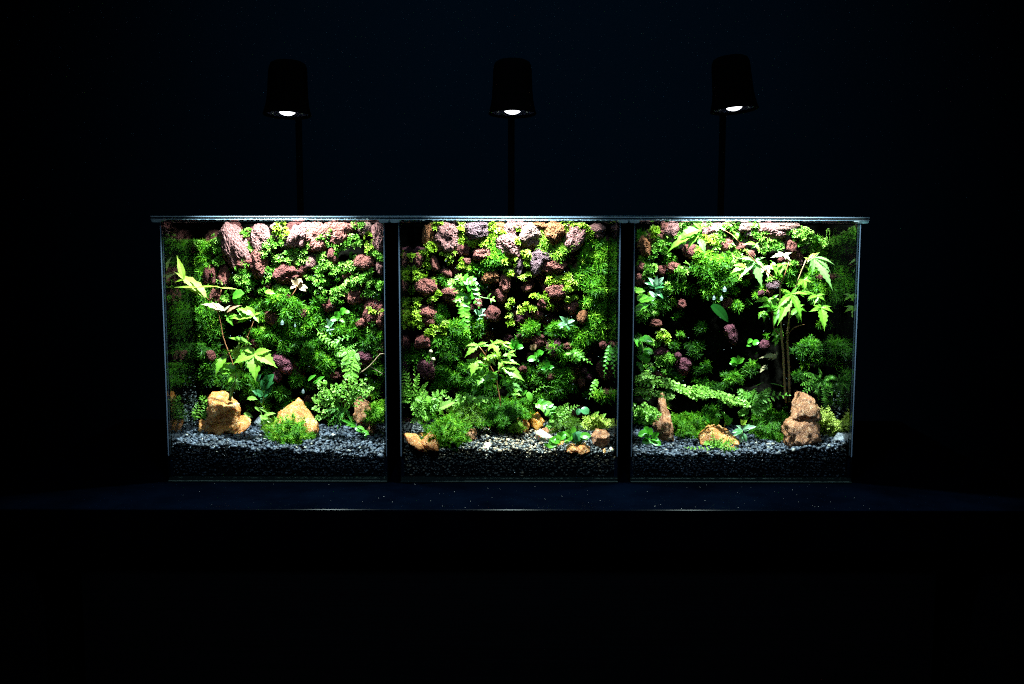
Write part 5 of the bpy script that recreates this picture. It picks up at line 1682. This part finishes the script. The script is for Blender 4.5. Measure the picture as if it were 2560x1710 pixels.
# tall-maple tank ferns
r = fern('long maidenhair fern frond arching across from the left pane, tall-maple terrarium', ('F', 60, 480, .06), name='maidenhair_fern')
ARCHJ = random.Random(3)
arch = [[(60, 430), (200, 425), (350, 440), (480, 490)], [(60, 470), (250, 470), (420, 500), (560, 540), (700, 600)], [(300, 460), (520, 500), (720, 560), (900, 570), (1000, 620), (1040, 640)],
        [(60, 520), (180, 520), (300, 560), (430, 580)], [(50, 560), (120, 540), (200, 580)], [(700, 540), (860, 560), (960, 620), (1000, 650)], [(850, 560), (980, 600), (1100, 640), (1160, 660)],
        [(60, 450), (160, 400), (230, 410)], [(350, 560), (480, 590), (620, 640)], [(200, 450), (400, 450), (560, 500)], [(500, 520), (640, 560), (760, 590)], [(600, 520), (700, 510), (820, 560)], [(100, 500), (260, 520), (380, 540)], [(420, 470), (560, 510), (660, 560)]]
for k, pts in enumerate(arch):
    if k in (8, 9, 12):
        continue
    jy_ = ARCHJ.uniform(-34, 34)
    pts = [(x, y + jy_ * (.4 + i / len(pts)) + ARCHJ.uniform(-10, 10)) for i, (x, y) in enumerate(pts)]
    n_ = max(8, int(len(pts) * 4))
    frond(r, [('F', x, y, .050 - .004 * math.sin(i * 1.3 + k) - .002 * (k % 4)) for i, (x, y) in enumerate(pts)], 31, n_, 'fern_b', 'fan', tint=.68 + random.uniform(-.12, .12), start=.05, prof=lambda t: .75 + .3 * math.sin(3 * t))
r = fern('low maidenhair fern bush at the left pane beside the brown pinnacle rock', ('F', 120, 850, .045), name='maidenhair_fern')
for k in range(12):
    a = R(-60 + k * 12)
    x1, y1 = 130 + math.sin(a) * 190, 800 - math.cos(a) * random.uniform(60, 190)
    frond(r, [('F', 110, 850, .045), ('F', (110 + x1) / 2, (850 + y1) / 2 - 20, .042), ('F', max(50, x1), y1, .036 + random.uniform(-.006, .006))], 55, 8, 'fern_b', 'fan', tint=.6 + random.uniform(-.12, .12), start=.2)
r = fern('spreading triangular fern behind the broad moss tuft, under the maple stems', ('F', 1180, 680, .06))
for pts, h in (([(1180, 700), (1250, 620), (1380, 580), (1550, 570)], 62), ([(1180, 700), (1130, 600), (1060, 520)], 62), ([(1180, 700), (1200, 600), (1230, 530)], 55), ([(1180, 700), (1260, 640), (1330, 520)], 52),
               ([(1180, 700), (1280, 680), (1340, 700)], 60), ([(1180, 690), (1240, 720), (1290, 760)], 45), ([(1180, 690), (1100, 640), (1040, 600)], 50), ([(1180, 700), (1150, 620), (1150, 530)], 50),
               ([(1200, 640), (1320, 560), (1370, 510)], 42), ([(1180, 700), (1110, 730), (1080, 760)], 40)):
    frond(r, [('F', x, y, .060 - .005 * i) for i, (x, y) in enumerate(pts)], h, 10, 'fern', 'bi', tint=.85)
r = fern('dark glossy fern with drooping feather fronds above the tallest rock', ('F', 1850, 420, .07), group='ferns rooted in the lava walls')
for pts, h in (([(1860, 420), (1780, 470), (1680, 550)], 55), ([(1860, 420), (1780, 390), (1690, 360)], 50), ([(1860, 420), (1850, 360), (1830, 310)], 40), ([(1860, 410), (1900, 500), (1900, 620)], 58),
               ([(1860, 420), (1930, 470), (1960, 560)], 52), ([(1860, 420), (1810, 480), (1820, 560)], 45), ([(1860, 420), (1760, 440), (1665, 470)], 42), ([(1900, 500), (1890, 600), (1900, 700)], 42),
               ([(1870, 420), (1940, 400), (1990, 420)], 42)):
    frond(r, [('F', x, y, .066 - .007 * i) for i, (x, y) in enumerate(pts)], h, 10, 'fern', 'pinnate', tint=.78, wr=.42)
r = fern('bright yellow-green lacy fern beside the tallest rock', ('F', 1880, 940, .045))
for k in range(22):
    a = R(-66 + k * 6.5)
    x1, y1 = 1890 + math.sin(a) * random.uniform(130, 215), 950 - math.cos(a) * random.uniform(130, 290)
    frond(r, [('F', 1880, 960, .045), ('F', (1880 + x1) / 2, (960 + y1) / 2 - 12, .041), ('F', x1, y1, .030 + random.uniform(-.008, .006))], 56, 10, 'fern_y', 'bi', tint=.8)
r = fern('small bright fern lying in front of the dome-shaped rock', ('F', 850, 1080, .03))
for pts, h in (([(850, 1090), (700, 1090), (550, 1070)], 40), ([(860, 1090), (820, 1000), (815, 900)], 34), ([(860, 1090), (960, 1040), (1040, 1000)], 45), ([(860, 1100), (960, 1100), (1055, 1085)], 45),
               ([(850, 1090), (780, 1030), (730, 1040)], 40), ([(860, 1090), (880, 1030), (920, 990)], 42), ([(850, 1100), (800, 1120), (700, 1115)], 40), ([(860, 1100), (920, 1120), (990, 1130)], 36),
               ([(860, 1080), (930, 1050), (990, 970)], 36), ([(850, 1090), (860, 1050), (850, 990)], 36)):
    Yb = .022
    frond(r, [('F', x, y, Yb - .003 * i) for i, (x, y) in enumerate(pts)], h, 9, 'fern_b', 'pinnate', tint=.6, wr=.5)

# --- leafy small plants
GP = 'small leafy plants'


def sprig(name, label, cat, c, base, leaves, mt, Y, W=.55, stem=None, shape='ov', tint=.5, serr=0.0, stem_m='stem_g', dY=.003, fold=.2):
    r = thing(name, label, cat, Q(c, base[0], base[1], Y), GP)
    if stem:
        stem_obj(r, [(c, x, y, Y + .001) for x, y in stem], stem_m, .0005, .0003)
    for lf in leaves:
        simple_leaf(r, c, lf[:2], lf[2:4], mt, Y - random.uniform(0, .003), lf[4] if len(lf) > 4 else W, dY, serr, tint=tint + random.uniform(-.15, .15), shape=shape, fold=fold)
    return r


sprig('creeping_fig', 'dark glossy round-leaved creeper to the right of the palm-shaped maple leaf', 'creeper', 'B', (1110, 640),
      [(1120, 500, 1215, 365), (1150, 470, 1140, 365), (1130, 540, 1210, 440), (1120, 520, 1090, 420), (1105, 575, 1005, 525), (1115, 580, 1190, 525), (1090, 600, 1100, 650), (1130, 480, 1180, 520), (1110, 610, 1160, 590), (1050, 440, 1090, 370)],
      'dark', .06, .62, [(1110, 640), (1120, 540), (1140, 430), (1170, 380)], 'ov', .65)
sprig('pink_sprig', 'little plant with folded pinkish-rimmed leaves high on the L-rock tank wall', 'plant', 'A', (1400, 830),
      [(1430, 740, 1480, 680, .7), (1430, 740, 1375, 690, .5), (1430, 745, 1370, 780, .7), (1445, 750, 1540, 770, .45), (1430, 740, 1420, 655, .35), (1450, 760, 1520, 800, .5), (1440, 700, 1490, 720, .6)],
      'pinkleaf', .078, .6, [(1380, 850), (1420, 790), (1440, 745)], 'ov', .8, stem_m='stem_r')
sprig('round_leaf_sprig', 'light green round-leaved plant on the right of the L-rock tank wall', 'plant', 'A', (1860, 1070),
      [(1840, 1050, 1800, 995, .9), (1860, 1020, 1900, 965, .9), (1860, 1030, 1830, 1000, .9), (1880, 1000, 1940, 1010, .7), (1840, 1060, 1750, 1080, .6), (1850, 1070, 1900, 1100, .6)],
      'round', .076, .8, [(1850, 1110), (1850, 1060), (1860, 1010)], 'round', .6)
sprig('variegated_sprig', 'whitish blue-green sprig beside the round-leaved wall plant, L-rock tank', 'plant', 'A', (1745, 1190),
      [(1745, 1130, 1720, 1060), (1745, 1140, 1790, 1100), (1745, 1150, 1700, 1140), (1745, 1170, 1795, 1165), (1745, 1180, 1760, 1220), (1740, 1160, 1720, 1190)], 'varieg', .074, .5, [(1745, 1200), (1745, 1130)], 'ov', .6)
sprig('leafy_shoot', 'pale curled shoot in the gravel between the two amber rocks, L-rock tank', 'plant', 'B', (1080, 800),
      [(1075, 720, 1020, 680, .4), (1080, 720, 1000, 620, .0), (1090, 780, 1160, 800, .5), (1120, 760, 1230, 745, .3), (1100, 790, 1200, 830, .5), (1080, 700, 1160, 745, .12), (960, 600, 1055, 610, .45), (930, 740, 1010, 785, .4), (1085, 760, 1150, 850, .4)],
      'fern_b', .055, .5, [(1090, 830), (1090, 740), (1060, 700), (1100, 690), (1160, 750)], 'ov', .7, .1)
sprig('ivy_strand', 'strand of small toothed green leaves on the gravel before the speckled brown rock', 'plant', 'B', (1960, 850),
      [(1950, 840, 1860, 810, .35), (1990, 870, 1900, 860, .4), (2000, 880, 2060, 930, .6), (2060, 920, 2130, 950, .6), (2090, 950, 2100, 990, .6), (2000, 860, 1900, 830, .35), (2020, 870, 2090, 910, .4), (2110, 945, 2130, 900, .4)],
      'round', .022, .5, [(1940, 830), (2010, 880), (2110, 960)], 'ov', .6, .12)
sprig('tiny_leaf', 'single small bright toothed leaf hanging at the middle of the L-rock tank wall', 'leaf', 'A', (1130, 800), [(1130, 805, 1220, 825, .5)], 'round', .078, .5, None, 'ov', .9, .15)
sprig('crinkled_leaf', 'crinkled round green leaves above the bright maple leaf', 'leaf', 'A', (850, 860), [(820, 850, 930, 820, .8), (850, 900, 900, 860, .8), (870, 930, 820, 840, .6)], 'round', .075, .7, None, 'round', .55, .1)
sprig('shade_leaves', 'dim long leaves behind the maidenhair fern at the L-rock tank wall', 'plant', 'B', (1640, 420),
      [(1540, 430, 1620, 375, .35), (1620, 440, 1700, 390, .4), (1590, 450, 1660, 440, .4)], 'fern', .08, .4, None, 'ov', .6)
# middle
sprig('variegated_sprig', 'white-veined sprig beside the hanging crinkled frond, middle wall', 'plant', 'C', (880, 1050),
      [(880, 1030, 820, 970, .5), (885, 1020, 940, 970, .5), (880, 1040, 850, 1010, .4), (885, 1040, 945, 1030, .4), (880, 1050, 860, 1080, .4), (885, 1050, 910, 1070, .4), (880, 1030, 910, 960, .35)], 'varieg', .072, .5, [(880, 1110), (882, 1030)], 'ov', .65)
sprig('variegated_sprig', 'white-veined star-shaped sprig low on the right of the middle wall', 'plant', 'C', (1720, 1160),
      [(1720, 1110, 1650, 1040, .42), (1720, 1110, 1800, 1080, .45), (1715, 1115, 1635, 1125, .5), (1725, 1115, 1745, 1180, .5), (1710, 1120, 1650, 1160, .45), (1725, 1100, 1730, 1050, .4), (1730, 1115, 1790, 1130, .4)], 'varieg', .070, .5, [(1722, 1170), (1720, 1110)], 'ov', .5)
sprig('wiry_sprig', 'thin stem with two pointed leaves right of the hanging crinkled frond', 'plant', 'C', (870, 850),
      [(985, 875, 1035, 900, .45), (960, 870, 990, 820, .4), (1000, 870, 1030, 855, .4), (1000, 870, 990, 910, .4)], 'fern_b', .07, .4, [(870, 845), (920, 865), (990, 872)], 'ov', .6)
sprig('succulent', 'olive succulent with reddish leaf tips behind the maple top, middle wall', 'succulent', 'D', (1225, 150),
      [(1225, 100, 1235, 40, .8), (1220, 110, 1150, 70, .6), (1230, 110, 1305, 110, .8), (1225, 110, 1190, 30, .5), (1225, 120, 1260, 70, .6), (1225, 120, 1170, 100, .6)], 'round', .074, .8, [(1225, 180), (1225, 100)], 'round', .35)
sprig('succulent', 'succulent with two spoon leaves and a reddish pair, right of the maple', 'succulent', 'D', (1425, 260),
      [(1425, 190, 1410, 155, .7), (1430, 195, 1500, 150, .7), (1425, 210, 1340, 235, .7), (1430, 190, 1470, 130, .5), (1425, 215, 1450, 250, .6)], 'round', .074, .8, [(1425, 270), (1428, 190)], 'round', .4)
sprig('succulent', 'low spread succulent below the pair with spoon leaves, middle wall', 'succulent', 'D', (1530, 340),
      [(1530, 310, 1525, 225, .6), (1530, 310, 1470, 320, .6), (1535, 310, 1600, 300, .6), (1535, 315, 1570, 345, .6), (1530, 310, 1490, 280, .6)], 'round', .074, .7, [(1530, 360), (1530, 300)], 'round', .2)
sprig('succulent', 'brownish budding succulent above the spoon-leaved one, middle wall', 'succulent', 'D', (1395, 140),
      [(1395, 130, 1370, 85, .7), (1395, 130, 1425, 80, .8), (1395, 135, 1400, 95, .8)], 'pinkleaf', .076, .8, None, 'round', .7)
sprig('round_leaf_creeper', 'bright round-leaved creeper spilling over the orange stones at the front, middle terrarium', 'creeper', 'D', (1700, 1060),
      [(1790, 930, 1770, 870, .75), (1760, 960, 1700, 920, .9), (1850, 960, 1955, 965, .65), (1850, 970, 1920, 1000, .6), (1700, 990, 1620, 940, .8), (1700, 1010, 1740, 1035, .9), (1720, 1000, 1785, 950, .9),
       (1660, 1010, 1560, 1000, .8), (1620, 1020, 1540, 1075, .8), (1640, 1000, 1700, 960, .8), (1600, 1040, 1615, 1090, .8), (1540, 1070, 1500, 1035, .5), (1720, 930, 1650, 1000, .8), (1600, 980, 1560, 1040, .8)],
      'round', .014, .7, [(1540, 1075), (1640, 1010), (1760, 970), (1880, 970)], 'round', .68)
sprig('round_leaf_creeper', 'dark dew-covered leaf at the heart of the bright round-leaved creeper', 'creeper', 'D', (1830, 1000),
      [(1810, 920, 1790, 1040, .8), (1850, 920, 1820, 1020, .7), (1830, 920, 1840, 1060, .6)], 'dark', .0165, .8, None, 'round', .8)
sprig('dim_round_leaf', 'dark round leaf above the yellow-green lacy fern, middle terrarium', 'leaf', 'D', (1880, 760), [(1860, 700, 1930, 750, 1.0), (1840, 700, 1820, 760, .7)], 'dark', .055, .9, None, 'round', .8)
r = thing('pale_buds', 'pair of tiny pale buds above the round dark red stone, middle wall', 'plant', Q('D', 425, 240, .078))
for cx, cy, rr in ((410, 150, 20), (435, 225, 21)):
    p = Q('D', cx, cy, .078)
    mb = MB()
    mb.lathe([(0, rr * 1e-4), (rr * .6e-4, rr * .85e-4), (rr * 1e-4, rr * .2e-4), (rr * .95e-4, -rr * .4e-4), (rr * .3e-4, -rr * 1.1e-4), (rr * .15e-4, -rr * 3.2e-4)], 16, p)
    o = mb.build('bud', M['cap'], r, True, origin=p[:])
    o.location = p - r.location
# tall-maple tank
sprig('variegated_sprig', 'white-leaved sprig high beside the left pane, tall-maple terrarium', 'plant', 'E', (260, 860),
      [(260, 750, 195, 670, .4), (265, 750, 345, 665, .45), (270, 745, 280, 650, .4), (260, 860, 200, 800, .45), (265, 850, 290, 810, .4), (255, 850, 230, 900, .5)], 'varieg', .066, .5, [(258, 880), (262, 740)], 'ov', .75)
sprig('variegated_sprig', 'dark leaves under the white-leaved sprig by the left pane', 'plant', 'E', (265, 790),
      [(262, 760, 345, 720, .4), (262, 770, 350, 760, .4), (262, 770, 200, 760, .5), (265, 800, 340, 870, .4), (262, 770, 300, 820, .5), (262, 760, 160, 720, .4)], 'dark', .067, .5, None, 'ov', .75)
sprig('toothed_leaf_plant', 'toothed bright green leaves stacked against the left pane, tall-maple terrarium', 'plant', 'E', (100, 880),
      [(60, 800, 165, 800, .6), (90, 880, 200, 850, .6), (55, 985, 210, 930, .42), (60, 760, 100, 830, .5), (120, 900, 280, 870, .35)], 'round', .056, .5, None, 'ov', .75, .12)
sprig('hanging_leaf', 'single dark oval net-veined leaf hanging at the middle of the tall-maple wall', 'leaf', 'E', (810, 940), [(805, 935, 965, 1100, .5)], 'netleaf', .074, .5, None, 'ov', .0)
simple = sprig('clover_leaf', 'lone lobed green leaf on the dark lower wall beside the maple stems', 'leaf', 'F', (1060, 260),
               [(1060, 260, 975, 265, .6), (1060, 260, 990, 215, .55), (1060, 260, 1055, 185, .6), (1060, 260, 1110, 240, .7), (1060, 260, 1000, 290, .5), (1060, 260, 1120, 210, .5)], 'round', .07, .5, None, 'round', .6)
sprig('pennywort', 'small round dark leaf pair near the purple stone low on the tall-maple wall', 'plant', 'F', (1160, 80), [(1150, 60, 1200, 40, .9), (1200, 70, 1265, 60, .95), (1140, 90, 1190, 95, .7), (1230, 180, 1245, 160, .5)], 'round', .07, .9, None, 'round', .45)
sprig('wall_leaves', 'hanging chain of rounded green leaves down the left pane, tall-maple wall', 'plant', 'F', (140, 160),
      [(110, 30, 240, 50, .5), (100, 60, 120, 150, .6), (150, 140, 245, 170, .8), (160, 160, 180, 270, .8), (90, 190, 150, 240, .7), (80, 250, 150, 340, .5), (110, 300, 150, 370, .5), (60, 20, 110, 110, .5), (150, 0, 230, 80, .6), (190, 300, 250, 350, .4)],
      'round', .066, .6, [(120, 20), (150, 160), (120, 340)], 'round', .5)
sprig('round_leaf_sprig', 'dark green round-leaved plant at the front gravel before the pinnacle rock', 'plant', 'F', (210, 1060),
      [(200, 930, 95, 960, .7), (200, 930, 150, 880, .8), (210, 950, 225, 880, .6), (220, 1000, 135, 1030, .75), (225, 1010, 320, 1050, .75), (230, 980, 300, 930, .6), (230, 990, 300, 1000, .6), (200, 980, 150, 950, .7)],
      'round', .014, .7, [(225, 1080), (215, 1000), (200, 930)], 'round', .45)
sprig('variegated_sprig', 'small white-edged plant in the gravel between dome rock and broad moss tuft', 'plant', 'F', (1100, 1010),
      [(1100, 910, 1000, 930, .45), (1110, 900, 1235, 870, .35), (1105, 900, 1040, 860, .4), (1100, 940, 1140, 1020, .6), (1095, 960, 1080, 1030, .6), (1115, 910, 1180, 900, .4), (1100, 930, 1010, 960, .4), (1110, 890, 1170, 850, .4)],
      'varieg', .035, .5, [(1105, 1020), (1100, 900)], 'ov', .62)
sprig('yellow_leaf_shoot', 'tiny yellow toothed leaf on the small white-edged plant', 'leaf', 'F', (1100, 850), [(1100, 850, 1150, 810, .6), (1100, 850, 1080, 800, .5), (1100, 850, 1140, 850, .5)], 'maple_y', .034, .5, None, 'ov', .6, .1)
sprig('broad_leaf_plant', 'green broad-leaved seedling just behind the dome-shaped rock', 'plant', 'F', (900, 860),
      [(960, 830, 930, 745, .6), (950, 850, 1010, 790, .6), (930, 780, 890, 720, .3), (800, 850, 720, 760, .5), (830, 850, 880, 780, .8), (860, 850, 830, 800, .7), (790, 830, 740, 800, .5), (960, 850, 940, 790, .7)],
      'round', .05, .6, [(930, 870), (940, 800), (925, 730)], 'ov', .5, .05)
sprig('long_blade', 'thin grass-like blades crossing the dark wall right of the lobed leaf', 'grass', 'F', (1250, 470), [(1230, 480, 1310, 445, .06), (1370, 455, 1500, 490, .05), (1120, 330, 1200, 380, .06), (1200, 520, 1250, 500, .08)], 'fern_b', .06, .06, None, 'ov', .2)

# ------------------------------------------------------------------ water drops
for c, cx, cy, rr, Y, lab in (('E', 930, 785, 20, .080, 'highest of three water drops on the hanging dark moss'), ('E', 827, 868, 16, .080, 'left of two lower water drops hanging from the dark moss'),
                              ('E', 900, 872, 17, .080, 'right of two lower water drops hanging from the dark moss'), ('A', 1292, 1105, 18, .078, 'clear water drop on the dark cushion, L-rock tank'),
                              ('A', 1415, 1133, 11, .078, 'small shining drop beside the clear one on the dark cushion'), ('B', 1493, 535, 16, .075, 'bright drop hanging above the triangular amber rock')):
    p = Q(c, cx, cy, Y)
    r_ = rr * U(Y)
    mb = MB()
    mb.lathe([(0, r_ * 1.9), (r_ * .25, r_ * 1.3), (r_ * .7, r_ * .6), (r_, -.1 * r_), (r_ * .8, -r_ * .75), (r_ * .4, -r_), (0, -r_ * 1.05)], 20, p)
    o = mb.build('water_drop', M['dew'], None, True, origin=p[:])
    tag(o, lab, 'water drop', 'water drops hanging from the moss')
# beads of dew over the moss
for ti in range(3):
    n = 60
    pts = np.stack([RNG.uniform(TX[ti][0] + .01, TX[ti][1] - .01, n), RNG.uniform(WALLY - .010, WALLY - .001, n), RNG.uniform(.05, .2, n)], 1)
    drops('dew', pts, RNG.uniform(.0002, .00042, n), (1, 1, 1), ['fine dew beads on the moss of the L-rock tank', 'fine dew beads on the moss of the middle tank', 'fine dew beads on the moss of the tall-maple tank'][ti])

# dust on the table edge
n = 90
pts = np.stack([RNG.uniform(-.30, .30, n), RNG.uniform(-.092, -.006, n), np.full(n, .0001)], 1)
V, F = ICO1
v, f, t = scatter(V, F, np.zeros(len(V)), np.repeat(np.eye(3)[None], n, 0), RNG.uniform(.00008, .00026, n), pts, np.full(n, .9))
tag(mesh_np('dust', v, f, t, plain('pale_dust', (.5, .5, .5), .8, .1)), 'pale dust specks on the table top before the terrariums', 'dust', None, 'stuff')
